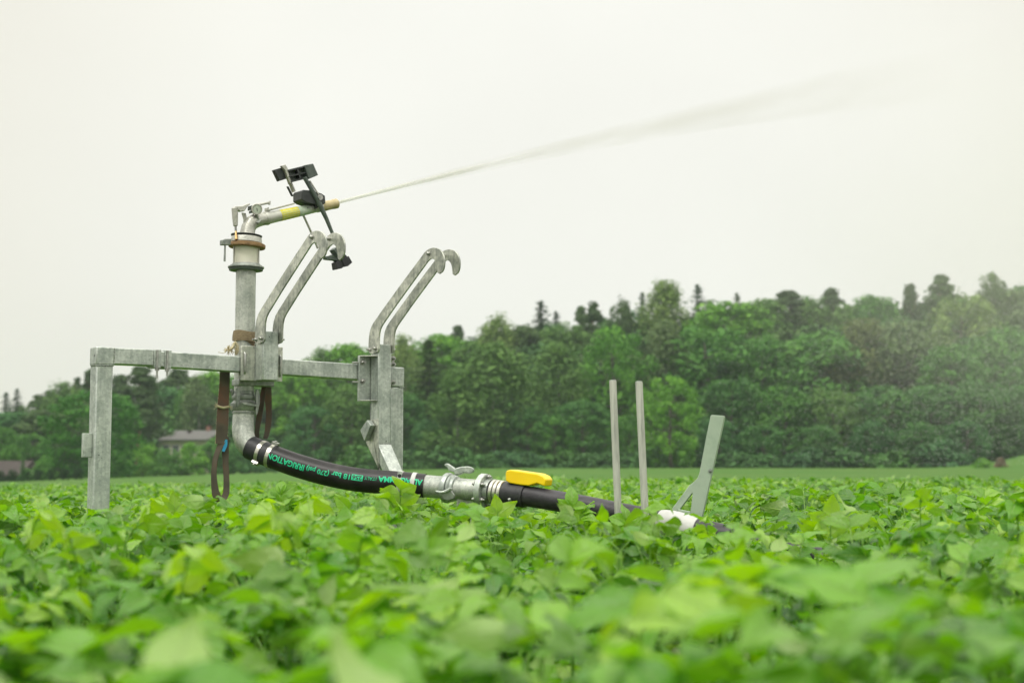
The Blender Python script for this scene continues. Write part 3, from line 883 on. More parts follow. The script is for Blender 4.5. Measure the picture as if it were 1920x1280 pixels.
# weld beads, drill holes
def weld(pts, r=0.0032, par=None):
    q = []
    for a, b in zip(pts[:-1], pts[1:]):
        n = max(2, int((b - a).length / 0.004)); q += [a.lerp(b, k / n) for k in range(n)]
    q.append(pts[-1])
    mb = MB(); mb.tube([v + Vector((rng.normal(0, 0.0006), rng.normal(0, 0.0006), rng.normal(0, 0.0009))) for v in q], [r * (1 + 0.30 * math.sin(k * 1.9)) for k in range(len(q))], 8)
    mb.build('weld_bead', M['galv_dark'], par or stand, 0)
weld([W(tm - 0.0405, -0.03, zcap0 - 0.001), W(tm - 0.041, 0.041, zcap0 - 0.002), W(tm + 0.041, 0.041, zcap0 - 0.001)])
weld([W(tR1 - 0.03, 0.041, PL(745, 725, 0.043)[1] - 0.001), W(tR1 + 0.0005, 0.041, PL(745, 725, 0.043)[1] - 0.001)])
weld([W(tm + 0.0435, 0.040, bl[1]), W(tm + 0.0435, 0.040, bl[2])], 0.0026)
weld([W(t0, of + 0.0005, zbm), W(t1, of + 0.0005, zbm)])
weld([W(t0 - 0.0005, o0 + 0.012, c0 - 0.01), W(t0 - 0.0005, o0 + 0.012, zbm - 0.02)], 0.0022)
weld([W(h1[0] - 0.0005, o0 + PLT + 0.002, h1[4]), W(h1[0] - 0.0005, o0 + PLT + 0.002, h1[3] - 0.03)], 0.0024)
for q, ax, r in ((W(tm - 0.0434, 0.02, PL(174, 667, 0.0)[1]), -E1, 0.004), (W(tm - 0.018, 0.0402, PL(186, 853, 0.04)[1]), E2, 0.0025), (W((t0 + t1) / 2 + 0.01, of + 0.0004, zbm + 0.012), E2, 0.003), (W((h1[0] + h1[1]) / 2 - 0.01, h1[2] + 0.0004, h1[3] - 0.028), E2, 0.0025), (W(h1[1] - 0.02, h1[2] + 0.0004, h1[4] + 0.03), E2, 0.002)):
    mb = MB(); mb.lathe(q, ax, [(0, r), (0.0004, r)], 14); mb.build('drill_hole', M['black'], stand)

# ---- riser pipe with lever coupling and elbow
OR = -HB - 0.058
tr, _ = PL(460, 580, OR)
RX = W(tr, OR, 0)
def Rz(py, px=460): return PL(px, py, OR)[1]
UPV = Vector((0, 0, 1))
z_low, z_top = Rz(737), Rz(506)
mb = MB(); mb.lathe(RX, UPV, [(z_low, 0.050), (z_top, 0.050)], 40); mb.build('riser_pipe', M['galv_pipe'], stand, 0, smooth=40)
z0 = Rz(719); mb = MB(); boxW(mb, tr - 0.055, tr + 0.14, OR - 0.03, -HB - 0.002, Rz(724), Rz(712)); mb.build('riser_saddle', M['galv_dark'], stand, 0.004)
cpl = MB()
prof = [(Rz(770), 0.048), (Rz(769), 0.062), (Rz(763), 0.066), (Rz(756), 0.066), (Rz(753), 0.054), (Rz(750), 0.053), (Rz(749), 0.058), (Rz(745), 0.061), (Rz(740), 0.058), (Rz(739.5), 0.052), (Rz(736), 0.052), (Rz(733), 0.051)]
cpl.lathe(RX, UPV, prof, 40)
cup = cpl.build('lever_coupling', M['galv_dark'], stand, 0.0015)
def lever(px0, py0, px1, py1, o, wid, mat=None, par=None):
    a = WP(px0, py0, o); b = WP(px1, py1, o)
    mid = a.lerp(b, 0.5) + E2 * 0.012
    d = (b - a).normalized(); s = d.cross(E2).normalized()
    mb = MB()
    prof = [(-1, 0.35), (-0.8, 0.8), (-0.45, 1.0), (0, 0.85), (0.5, 0.7), (0.85, 0.55), (1, 0.3)]
    L = (b - a).length / 2
    c = a.lerp(b, 0.5)
    up = [c + d * (u * L) + s * w_ * wid + E2 * (0.012 * (1 - u * u)) for u, w_ in prof]
    dn = [c + d * (u * L) - s * w_ * wid + E2 * (0.012 * (1 - u * u)) for u, w_ in prof]
    mb.prism(up + dn[::-1], E2 * 0.009)
    mb.build('lever', mat or M['galv_dark'], par or cup, 0.002)
lever(444, 727, 443, 762, OR + 0.058, 0.012)
lever(481, 730, 479, 778, OR + 0.048, 0.012)
lever(452, 755, 484, 761, OR + 0.068, 0.008)
lever(433, 729, 434, 742, OR + 0.030, 0.009)
# elbow
bend = [(458, 768), (457.5, 775), (456, 790), (455.5, 803), (456.5, 816), (460, 828), (466, 835.5), (472, 839.5), (485, 845)]
ep = []
for i, (x, y) in enumerate(bend):
    f = min(1, max(0, (y - 790) / 50.0))
    Yb = RX.y * (1 - f) + 7.095 * f
    ep.append(P(x, y, Yb) if i > 1 else Vector((RX.x, RX.y, P(x, y, RX.y).z)))
mb = MB(); mb.tube(ep, [0.052, 0.053, 0.054, 0.0545, 0.0545, 0.0545, 0.0535, 0.052, 0.051], 36); mb.build('pipe_elbow', M['galv_pipe'], stand, 0, smooth=45)
mb = MB(); mb.lathe(Vector((RX.x, RX.y, Rz(776))), UPV, [(0, 0.055), (0.003, 0.058), (0.008, 0.058), (0.011, 0.054)], 40); mb.build('weld_ring', M['galv_dark'], stand)

# ================================================================ rain gun on the riser
gun = empty('rain_gun', W(tr, OR, Rz(508)), 'big-volume sprinkler gun firing a water jet, with gauge, barrel and swinging arm on the riser', 'sprinkler gun')
GP = lambda x, y, o=0.0: WP(x, y, OR + o)
mb = MB(); mb.lathe(RX, UPV, [(Rz(507.6), 0.052), (Rz(507.6), 0.084), (Rz(503.4), 0.087), (Rz(503.4), 0.06)], 44); mb.build('lower_flange', M['grey_plastic'], gun, 0.0008, smooth=25)
mb = MB(); mb.lathe(RX, UPV, [(Rz(502.6), 0.080), (Rz(502.6), 0.091), (Rz(500), 0.091), (Rz(500), 0.082), (Rz(497.5), 0.080), (Rz(497.5), 0.072), (Rz(494.6), 0.070), (Rz(494.6), 0.06)], 44); mb.build('flange_ring', M['galv_dark'], gun, 0.0008, smooth=25)
mb = MB(); mb.lathe(RX, UPV, [(Rz(494.5), 0.0625), (Rz(461), 0.0625)], 44); mb.build('swivel_sleeve', M['cream'], gun)
vw = (CAMP - RX); vw.z = 0; vw.normalize(); vp = Vector((-vw.y, vw.x, 0))
for a_, b_ in ((0.062, 0.022), (-0.062, 0.022), (0.056, -0.04), (-0.056, -0.04)):
    q = RX + vp * a_ + vw * b_
    mb = MB(); mb.tube([q + UPV * Rz(496), q + UPV * Rz(460)], 0.004, 8); mb.build('tie_rod', M['alu'], gun)
tilt = (UPV + E1 * 0.05).normalized()
cR = Vector((RX.x, RX.y, Rz(463)))
mb = MB(); mb.lathe(cR + E1 * 0.003, tilt, [(-0.004, 0.066), (-0.004, 0.091), (0.0, 0.093), (0.013, 0.093), (0.016, 0.090), (0.016, 0.07)], 48); brk = mb.build('brake_ring', M['rust'], gun, 0.001, smooth=25)
mb = MB(); mb.lathe(cR + UPV * 0.029, tilt, [(-0.008, 0.070), (-0.008, 0.079), (0.018, 0.076), (0.022, 0.074), (0.022, 0.06)], 48); mb.build('turning_plate', M['alu'], gun, 0.001)
mb = MB(); mb.lathe(cR + UPV * 0.055, tilt, [(0, 0.078), (0.005, 0.079), (0.006, 0.06)], 48); mb.build('dust_cover', M['black_plastic'], gun)
# brake lever block and its hanging pin
a = GP(431, 455, 0.03); b = GP(414, 455, 0.05)
mb = MB(); mb.bar(a, b, UPV * 0.013, E2 * 0.014); mb.bar(GP(432, 450, 0.03), GP(420, 450, 0.045), UPV * 0.005, E2 * 0.012); blk = mb.build('brake_block', M['galv_dark'], brk, 0.003)
mb = MB(); mb.tube([GP(422, 459, 0.045), GP(421, 490, 0.045)], [0.0045, 0.0055], 10); mb.build('hanging_pin', M['galv_dark'], brk)
# cast elbow
el = [(463.5, 446), (464, 436), (466, 426.5), (471, 418.5), (479, 413.5), (489, 411.5), (500, 409.3)]
mb = MB(); mb.tube([GP(*q) for q in el], [0.046, 0.038, 0.0365, 0.0375, 0.0375, 0.0335, 0.0325], 32); elbow = mb.build('cast_elbow', M['alu'], gun, 0, smooth=50)
mb = MB(); mb.prism([GP(x, y, -0.006) for x, y in [(452, 399), (459, 400), (462, 412), (467, 418), (462, 430), (456, 436), (452, 440), (455, 425), (456, 412)]], E2 * 0.012); mb.build('rib', M['alu'], elbow, 0.002)
# handle at the back with pin into the brake
mb = MB(); mb.tube([GP(440, 390, 0.02), GP(440.8, 410, 0.02), GP(441.5, 424, 0.02)], [0.0165, 0.0145, 0.0115], 18)
mb.prism([GP(x, y, 0.008) for x, y in [(434.5, 391), (437, 388), (452, 387), (458, 384), (465, 382), (465.5, 385), (460, 389), (455, 397), (447, 398), (445, 396)]], E2 * 0.022)
hd = mb.build('reversing_handle', M['alu'], gun, 0.003)
mb = MB(); mb.tube([GP(441.6, 424, 0.02), GP(442.2, 434, 0.02)], 0.006, 10); mb.build('pin', M['bolt'], hd)
mb = MB(); mb.tube([GP(442.3, 434, 0.025), GP(442.8, 449, 0.04)], [0.0055, 0.0075], 10); mb.build('brass_bush', M['copper'], hd)
# reversing rod above the barrel
mb = MB(); mb.tube([GP(489, 402, 0.01), GP(507, 393, 0.01), GP(552, 381.5, 0.01)], [0.006, 0.006, 0.004], 10)
mb.tube([GP(484, 384, 0.01), GP(504, 380, 0.01)], 0.007, 10); mb.bar(GP(505.5, 377, 0.01), GP(505, 384, 0.01), E1 * 0.004, E2 * 0.006)
mb.bar(GP(497, 393.5, 0.01), GP(503, 391.5, 0.01), UPV * 0.008, E2 * 0.008)
mb.build('reversing_rod', M['alu'], gun, 0.001)
mb = MB(); mb.bar(GP(466, 391, 0.015), GP(473, 389, 0.015), UPV * 0.011, E2 * 0.012); mb.bar(GP(468, 398, 0.015), GP(476, 396, 0.015), UPV * 0.007, E2 * 0.01); mb.build('valve_block', M['grey_plastic'], gun, 0.002)
# pressure gauge, dial turned to the camera
gc = GP(481.3, 392.3, 0.05)
ga = (E2 * 0.96 - E1 * 0.22 - UPV * 0.1).normalized()
mb = MB(); mb.lathe(gc, ga, [(-0.024, 0.020), (-0.022, 0.026), (0.0, 0.027), (0.004, 0.0285), (0.006, 0.027), (0.006, 0.0235), (0.003, 0.0235)], 36); gau = mb.build('pressure_gauge', M['bright'], gun)
mb = MB(); mb.lathe(gc + ga * 0.0035, ga, [(0, 0.0232), (0.0004, 0.0232)], 36); mb.build('dial', M['dial'], gau)
gx = ga.cross(UPV).normalized(); gy = gx.cross(ga)
mb = MB(); mb.bar(gc + ga * 0.005 - gy * 0.010 - gx * 0.002, gc + ga * 0.005 + gy * 0.006 + gx * 0.001, gx * 0.0016, ga * 0.0003); mb.build('needle', M['black'], gau)
mb = MB()
for k in range(11):
    an = math.radians(-40 + k * 26)
    dv = gx * math.cos(an) + gy * math.sin(an)
    mb.bar(gc + ga * 0.0044 + dv * 0.0175, gc + ga * 0.0044 + dv * 0.021, ga.cross(dv) * 0.0007, ga * 0.0002)
mb.build('tick_marks', M['black'], gau)
mb = MB(); mb.tube([gc - UPV * 0.024 - ga * 0.012, GP(485, 412, 0.035), GP(483, 420, 0.035)], [0.006, 0.006, 0.004], 10); mb.bar(GP(487, 411, 0.03), GP(482, 418, 0.036), E1 * 0.009, E2 * 0.008); mb.build('gauge_stem', M['galv_dark'], gau, 0.001)
# barrel, sticker bands, nozzle
b0 = GP(500, 409.3); b1 = GP(603, 387.6); b2 = GP(632, 380.0)
bd = (b1 - b0).normalized(); BL = (b1 - b0).length
rb = lambda f: 0.0315 + (0.0225 - 0.0315) * f
mb = MB(); mb.lathe(b0, bd, [(-0.012, 0.034), (0.0, 0.036), (0.008, 0.0335), (0.012, rb(0))] + [(BL * f, rb(f)) for f in (0.2, 0.4, 0.6, 0.8)] + [(BL * 0.9, rb(0.9)), (BL * 0.91, 0.026), (BL, 0.026)], 36); bar_ = mb.build('barrel', M['alu_pale'], gun, 0, smooth=35)
def sticker(f0, f1, mat, nm):
    mb = MB(); fr = np.linspace(f0, f1, 5)
    mb.lathe(b0, bd, [(BL * f, rb(f) + 0.0006) for f in fr], 36, cap=False); mb.build(nm, mat, bar_, 0)
sticker(0.23, 0.55, M['sticker_yellow'], 'sticker'); sticker(0.56, 0.76, M['sticker_green'], 'sticker')
for f in np.linspace(0.27, 0.51, 5):
    mb = MB()
    for aa in np.linspace(-0.7, 0.5, 4):
        sd_ = bd.cross(UPV).normalized(); up_ = sd_.cross(bd)
        nr = (sd_ * math.cos(aa) + up_ * math.sin(aa))
        c_ = b0 + bd * BL * f + nr * (rb(f) + 0.0009)
        mb.bar(c_ - bd * 0.008, c_ + bd * 0.008, nr.cross(bd) * 0.0016, nr * 0.0002)
    mb.build('print_rows', M['sticker_green'], bar_.children[0] if bar_.children else bar_)
nd_ = (b2 - b1).normalized(); NL = (b2 - b1).length
mb = MB(); mb.lathe(b1, bd, [(-0.002, 0.020), (0.0, 0.0255), (NL * 0.25, 0.027), (NL * 0.3, 0.0255), (NL * 0.7, 0.025), (NL * 0.74, 0.0265), (NL * 0.97, 0.026), (NL, 0.023), (NL, 0.0125), (NL * 0.8, 0.012)], 36); mb.build('nozzle', M['nozzle'], gun, 0, smooth=30)
# swing arm: pivot block, two long bars, counterweight frame on top, deflector spoon below
arm = MB()
oN, oF = 0.055, -0.055
arm.tube([GP(571, 333, oN), GP(592, 369, oN), GP(600, 385, oN)], [0.011, 0.012, 0.014], 12)
arm.tube([GP(600, 385, oN), GP(612, 410, oN), GP(623, 437, oN), GP(634, 466, oN)], [0.0135, 0.011, 0.009, 0.008], 12)
sw = arm.build('swing_arm', M['grey_plastic'], gun, 0)
mb = MB(); mb.lathe(GP(598.5, 370.5, oN + 0.002), E2, [(0, 0.015), (0.014, 0.015)], 24); mb.build('pivot_eye', M['bolt'], sw)
mb = MB(); mb.lathe(GP(598.5, 370.5, oN + 0.0165), E2, [(0, 0.007), (0.004, 0.007)], 12); mb.build('pivot_bolt', M['galv_dark'], sw)
mb = MB(); mb.bar(GP(581, 339, oN + 0.01), GP(601, 371, oN + 0.01), E1 * 0.003, E2 * 0.004); mb.build('stay', M['alu'], sw)
mb = MB(); mb.tube([GP(533, 314, oF), GP(545, 345, oF), GP(551, 360, oF)], [0.010, 0.0105, 0.011], 12); mb.build('far_bar', M['alu'], sw, 0); mb = MB()
mb.tube([GP(568, 402, oF), GP(582, 432, oF), GP(596, 466, oF)], 0.0062, 10); mb.build('far_bar_lower', M['alu'], sw, 0)
mb = MB(); mb.bar(GP(539, 350, oF - 0.01), GP(548, 368, oF - 0.01), E1 * 0.004, E2 * 0.006); mb.build('far_stay', M['black_plastic'], sw)
# pivot block with the bush
mb = MB(); mb.prism([GP(x, y, -0.045) for x, y in [(549, 364), (552, 361), (566, 362), (586, 367.5), (593, 372), (594, 386), (586, 390), (570, 388), (556, 384), (549, 379)]], E2 * 0.095); mb.build('pivot_block', M['black_plastic'], gun, 0.004)
mb = MB(); mb.bar(GP(584, 389, 0.0), GP(594, 384, 0.0), UPV * 0.013, E2 * 0.045); mb.build('pivot_clamp', M['black'], gun, 0.003)
mb = MB(); mb.bar(GP(571, 391, 0), GP(590, 390, 0), UPV * 0.004, E2 * 0.03); mb.build('mount_strap', M['galv_dark'], gun, 0.001)
# counterweight
def quadp(pts, o, th, name, mat, par, bev=0.002):
    mb = MB(); mb.prism([GP(x, y, o) for x, y in pts], E2 * th); return mb.build(name, mat, par, bev)
cw = quadp([(536, 319), (567, 311.5), (573, 335), (544, 343)], -0.035, 0.008, 'counterweight', M['grey_plastic'], sw)
for pts in ([(536, 320.5), (567, 313), (567.5, 315.5), (536.5, 323)], [(538.5, 331), (570, 323.5), (570.5, 326), (539, 333.5)], [(542.5, 340.5), (573, 333), (573.5, 335.5), (543, 343)], [(551, 316), (554, 315.5), (561, 338), (558, 339)]):
    quadp(pts, -0.0265, 0.028, 'web', M['black_plastic'], cw, 0.001)
quadp([(509, 320), (530, 314), (538, 335), (519, 341)], -0.060, 0.030, 'weight_block', M['black_plastic'], cw)
quadp([(566, 311.5), (582, 308.5), (591.5, 330), (574, 337.5)], -0.02, 0.03, 'weight_block', M['grey_plastic'], cw)
quadp([(524, 312), (532, 309.5), (537, 318), (536, 320), (544, 345), (540, 346), (531, 320)], -0.028, 0.02, 'side_bracket', M['alu'], cw)
# deflector spoon with black rubber
dfl = quadp([(604, 482), (616, 480), (618, 478), (632, 486), (634, 494), (622, 489), (606, 487.5)], 0.0, 0.035, 'deflector', M['grey_plastic'], sw)
quadp([(617, 470), (623, 465), (633, 476), (626, 484)], 0.01, 0.05, 'deflector_wing', M['grey_plastic'], dfl)
quadp([(630, 486), (638, 479), (642, 484), (644, 482), (651, 494), (643, 501), (636, 502)], 0.0, 0.055, 'rubber_vane', M['black'], dfl)
quadp([(621, 494), (628, 489), (635, 492), (639, 500), (632, 505), (623, 507)], 0.0, 0.05, 'rubber_vane', M['black'], dfl)
mb = MB(); mb.tube([GP(634, 466, oN), GP(639, 478, 0.03)], [0.008, 0.012], 10); mb.build('spoon_stem', M['grey_plastic'], sw)

# ================================================================ hose with its lettering
hose = empty('irrigation_hose', hose3[4], 'thick black rubber hose with green upside-down lettering sagging from the elbow', 'hose')
def smooth_path(pts, n):
    """Catmull-Rom through the points"""
    pts = [Vector(p) for p in pts]
    ext = [pts[0] * 2 - pts[1]] + pts + [pts[-1] * 2 - pts[-2]]
    outp = []
    for i in range(1, len(ext) - 2):
        p0, p1, p2, p3 = ext[i - 1:i + 3]
        for k in range(n):
            t = k / n
            outp.append(0.5 * ((2 * p1) + (p2 - p0) * t + (2 * p0 - 5 * p1 + 4 * p2 - p3) * t * t + (3 * p1 - p0 - 3 * p2 + p3) * t ** 3))
    outp.append(ext[-2])
    return outp
hp = smooth_path(hose3, 10)
HR = 0.0575
mb = MB(); mb.tube(hp, [HR * (0.955 + 0.045 * min(1, i / 25)) for i in range(len(hp))], 48)
hb_ = mb.build('hose_wall', M['hose'], hose, 0, smooth=50)
hs_arc = [0.0]
for a, b in zip(hp[:-1], hp[1:]): hs_arc.append(hs_arc[-1] + (b - a).length)
hpx = [proj(q)[0] for q in hp]
def hose_frame(s):
    i = max(0, min(len(hp) - 2, int(np.searchsorted(hs_arc, s)) - 1))
    f = (s - hs_arc[i]) / (hs_arc[i + 1] - hs_arc[i])
    c = hp[i].lerp(hp[i + 1], f)
    i0, i1 = max(0, i - 3), min(len(hp) - 1, i + 4)
    d = (hp[i1] - hp[i0]).normalized()
    view = (CAMP - c).normalized()
    n_ = (view - d * view.dot(d)).normalized()
    u_ = d.cross(n_)
    if u_.z < 0: u_ = -u_
    return c, d, n_, u_
def s_of_px(px): return float(np.interp(px, hpx, hs_arc))
def hose_text(txt, pxl, pxr, hpx_, mid, bold=0.0, box=False):
    cu = bpy.data.curves.new('txt', 'FONT'); cu.body = txt; cu.size = 1.0; cu.offset = bold; cu.resolution_u = 4
    to = bpy.data.objects.new('txt', cu); C.objects.link(to)
    bpy.context.view_layer.update()
    dg = bpy.context.evaluated_depsgraph_get()
    me = bpy.data.meshes.new_from_object(to.evaluated_get(dg))
    bpy.data.objects.remove(to); bpy.data.curves.remove(cu)
    bm = bmesh.new(); bm.from_mesh(me)
    for q in np.linspace(-0.25, 1.0, 11)[1:-1]:
        bmesh.ops.bisect_plane(bm, geom=bm.verts[:] + bm.edges[:] + bm.faces[:], plane_co=(0, q, 0), plane_no=(0, 1, 0))
    xs_ = [v.co.x for v in bm.verts]; ys_ = [v.co.y for v in bm.verts]
    x0, x1 = min(xs_), max(xs_)
    if txt in ('(270 psi)',): y0, y1 = 0.0, 0.70
    elif txt == '18 bar': y0, y1 = 0.0, max(ys_)
    else: y0, y1 = min(ys_), max(ys_)
    sl, sr = s_of_px(pxl), s_of_px(pxr)
    H = hpx_ / FPX * 6.95
    for v in bm.verts:
        fx = (v.co.x - x0) / (x1 - x0); fy = (v.co.y - y0) / (y1 - y0) - 0.5
        s = sr + (sl - sr) * fx
        c, d, n_, u_ = hose_frame(s)
        h = mid * HR - fy * H
        a = math.asin(max(-0.95, min(0.95, h / HR)))
        rr = HR + 0.0012
        v.co = c + (n_ * math.cos(a) + u_ * math.sin(a)) * rr - worigin(hb_)
    bm.to_mesh(me); bm.free()
    me.materials.append(M['black'] if box else M['green_print'])
    o = bpy.data.objects.new('lettering', me); C.objects.link(o); o.parent = hb_
    return o
hose_text('IRRIGATION', 510, 578, 11.2, -0.04, 0.022)
hose_text('(270 psi)', 582, 625, 8.6, 0.02, 0.014)
hose_text('18 bar', 629.5, 664, 9.6, 0.12, 0.014)
hose_text('ITALY', 691, 711, 6.0, 0.22, 0.0)
hose_text('ALFAGOMMA', 714, 796, 10.5, 0.24, 0.03)
# framed number: a green panel with the digits left dark
mb = MB(); rows = 5; cols = 8; grid = []
for i in range(cols + 1):
    c, d, n_, u_ = hose_frame(s_of_px(667 + 21 * i / cols))
    for j in range(rows + 1):
        h = 0.17 * HR + (j / rows - 0.5) * 10.6 / FPX * 6.95
        a = math.asin(h / HR); grid.append(c + (n_ * math.cos(a) + u_ * math.sin(a)) * (HR + 0.0008))
mb.add(grid, [(i * (rows + 1) + j, (i + 1) * (rows + 1) + j, (i + 1) * (rows + 1) + j + 1, i * (rows + 1) + j + 1) for i in range(cols) for j in range(rows)])
mb.build('printed_panel', M['green_print'], hb_)
hose_text('256', 668.5, 686.5, 8.4, 0.17, 0.03, box=True)
def band(path_px, w, r, mat, name, par, Y=None, axis=None, lip=True):
    s = s_of_px(path_px); c, d, n_, u_ = hose_frame(s)
    mb = MB(); mb.lathe(c - d * w / 2, d, [(0, r - 0.002), (0.001, r), (w - 0.001, r), (w, r - 0.002)], 44); return mb.build(name, mat, par), c, d, n_, u_
# cuff and clamps at the elbow end
s = s_of_px(470); c, d, n_, u_ = hose_frame(s)
mb = MB(); cuff = smooth_path(hose3, 10)[:22]; mb.tube(cuff, [0.0585] * len(cuff), 40); mb.build('cuff', M['black'], hose, 0.001, smooth=40)
for px in (491, 509):
    cl, c, d, n_, u_ = band(px, 0.020, 0.0605, M['bright'], 'hose_clamp', hose)
    q = c + (u_ * 0.95 + n_ * 0.2).normalized() * 0.066 if px == 509 else c + (-u_ * 0.9 + n_ * 0.4).normalized() * 0.066
    ax = (u_ * 0.95 + n_ * 0.2).normalized() if px == 509 else (-u_ * 0.9 + n_ * 0.4).normalized()
    mb = MB(); mb.bar(q - d * 0.016, q + d * 0.020, ax * 0.007, d.cross(ax) * 0.011); mb.lathe(q + ax * 0.005, ax, [(0, 0.008), (0.008, 0.007)], 10); mb.build('clamp_screw', M['bolt'], cl, 0.001)
# white straps further along, the first under the leg's foot
sb, c, d, n_, u_ = band(752, 0.020, HR + 0.0025, M['white'], 'white_strap', hose)
q = c + n_ * (HR * 0.82) + u_ * (HR * 0.62)
mb = MB(); mb.bar(q - u_ * 0.016, q + u_ * 0.022, d * 0.011, n_ * 0.004); mb.build('strap_plate', M['galv'], sb, 0.001)
mb = MB(); mb.bolt(q + n_ * 0.0045, n_, 0.006, 0.004); mb.build('strap_bolt', M['black'], sb)
band(777, 0.022, HR + 0.002, M['white'], 'white_strap', hose)

# ================================================================ steel pipe coupling between hose and supply pipe
ca0 = P(800, 911, 6.88); ca1 = P(934, 922, 6.70)
cx = (ca1 - ca0).normalized(); CL = (ca1 - ca0).length
coup = empty('pipe_coupling', ca0.lerp(ca1, 0.5), 'galvanised pipe coupling with locking levers and round flange joining hose and supply pipe', 'pipe coupling')
def cpx(px):        # distance along the coupling axis for a pixel column
    lo, hi = -0.2, 0.8
    for _ in range(40):
        m_ = (lo + hi) / 2
        if proj(ca0 + cx * m_)[0] < px: lo = m_
        else: hi = m_
    return m_
def ring(px0, px1, prof, name, mat, par=coup, bev=0.001, smooth=35):
    a, b = cpx(px0), cpx(px1)
    mb = MB(); mb.lathe(ca0, cx, [(a + (b - a) * h, r) for h, r in prof], 44); return mb.build(name, mat, par, bev, smooth=smooth)
ring(793, 842, [(0, 0.050), (0.03, 0.0535), (0.7, 0.0535), (1.0, 0.056)], 'hose_tail', M['galv_pipe'])
ring(834, 846, [(0, 0.060), (0.2, 0.071), (0.55, 0.073), (0.9, 0.068), (1, 0.058)], 'locking_ring', M['galv'])
ring(846.2, 858, [(0, 0.064), (0.3, 0.066), (0.5, 0.057), (0.6, 0.061), (0.9, 0.058), (1, 0.051)], 'socket', M['galv'])
ring(858.2, 902, [(0, 0.0505), (1, 0.0505)], 'pipe_body', M['galv_pipe'])
ring(902.2, 913, [(0, 0.079), (0.08, 0.081), (0.92, 0.081), (1, 0.079)], 'flange', M['galv'], bev=0.002)
ring(913.3, 922, [(0, 0.058), (1, 0.056)], 'collar', M['galv_dark'])
cup_ = Vector((0, 0, 1)); cup_ = (cup_ - cx * cup_.dot(cx)).normalized(); csd = cx.cross(cup_)
if csd.y > 0: csd = -csd
fl = ca0 + cx * (cpx(913) + 0.0006)
fx_ = ca0 + cx * (cpx(902.2) - 0.0006)
for k, an in enumerate((125, 62, 0, -62, -125, 180)):
    dv = cup_ * math.cos(R(an)) + csd * math.sin(R(an))
    mb = MB(); mb.bolt(fl + dv * 0.068, cx, 0.009, 0.009, 0.004); mb.build('flange_nut', M['bolt'], coup)
    mb = MB(); mb.bolt(fx_ + dv * 0.068, -cx, 0.009, 0.009); mb.build('flange_bolt', M['bolt'], coup)
# levers: an upright hook, a broad ear and the curved handle underneath
def leverc(pts, off, th, name):
    base = ca0 + cx * cpx(850)
    mb = MB(); q = []
    for x, y in pts:
        q.append(P(x, y, base.y - off))
    mb.prism(q, csd * th); return mb.build(name, M['galv'], coup, 0.003)
leverc([(836, 871), (841, 868), (847, 872), (853, 876), (858, 881), (852, 884), (845, 882), (842, 876)], 0.0, 0.02, 'locking_lever')
mb = MB()
ear = [(851, 884), (858, 878), (868, 875.5), (880, 875), (888, 877), (891, 881), (889, 885.5), (882, 888), (872, 887), (864, 890), (856, 892)]
base = ca0 + cx * cpx(850)
mb.prism([P(x, y, base.y - 0.03) for x, y in ear], csd * 0.014 + cup_ * 0.004); mb.build('locking_lever', M['galv'], coup, 0.004)
hd = [(820.5, 918.5), (827, 920.5), (835, 920), (842, 917), (848, 913.5), (849.5, 915.5), (848, 919), (840, 923.5), (830, 924.5), (823, 922.5)]
mb = MB(); mb.prism([P(x, y, base.y - 0.095) for x, y in hd], csd * 0.028); lv = mb.build('locking_lever', M['galv'], coup, 0.003)
mb = MB(); mb.prism([P(x, y, base.y - 0.08) for x, y in [(826, 923.5), (847, 918), (855, 928), (853, 934), (843, 938), (834, 936)]], csd * 0.012); mb.build('lever_web', M['galv_dark'], lv, 0.003)
# support bracket under the body
mb = MB(); mb.prism([P(x, y, base.y - 0.02) for x, y in [(857, 925), (899, 929), (899, 990), (862, 985)]], csd * 0.012); mb.build('support_plate', M['galv_pipe'], coup, 0.002)
mb = MB(); mb.tube([P(868, 944, base.y - 0.05), P(850, 975, base.y - 0.05)], 0.018, 14); mb.build('drain_tap', M['galv_dark'], coup)

# ================================================================ supply pipe with sleeve, band clamps and white wrap
supply = empty('supply_pipe', pipe3[2], 'long black plastic supply pipe lying low in the potato leaves', 'pipe')
pp = smooth_path([ca0 + cx * cpx(922)] + pipe3, 8)
PR = 0.0475
mb = MB(); mb.tube(pp, PR, 40); mb.build('pipe_wall', M['pipe'], supply, 0, smooth=50)
ppx = [proj(q)[0] for q in pp]
def pipe_at(px):
    i = max(0, min(len(pp) - 2, int(np.searchsorted(ppx, px)) - 1)); f = (px - ppx[i]) / (ppx[i + 1] - ppx[i])
    return pp[i].lerp(pp[i + 1], f), (pp[min(i + 2, len(pp) - 1)] - pp[max(0, i - 1)]).normalized()
def sleeve(px0, px1, r, mat, name, n=8, taper=None, par=supply):
    q = [pipe_at(x)[0] for x in np.linspace(px0, px1, n)]
    rr = [r] * n if taper is None else taper
    mb = MB(); mb.tube(q, rr, 40); return mb.build(name, mat, par, 0.001, smooth=40)
sleeve(922.5, 986, 0.0545, M['black'], 'black_sleeve')
for px in (927.5, 935, 942.5):
    c, d = pipe_at(px)
    mb = MB(); mb.lathe(c - d * 0.0085, d, [(0, 0.056), (0.002, 0.0585), (0.015, 0.0585), (0.017, 0.056)], 40); bc = mb.build('band_clamp', M['bright'], supply)
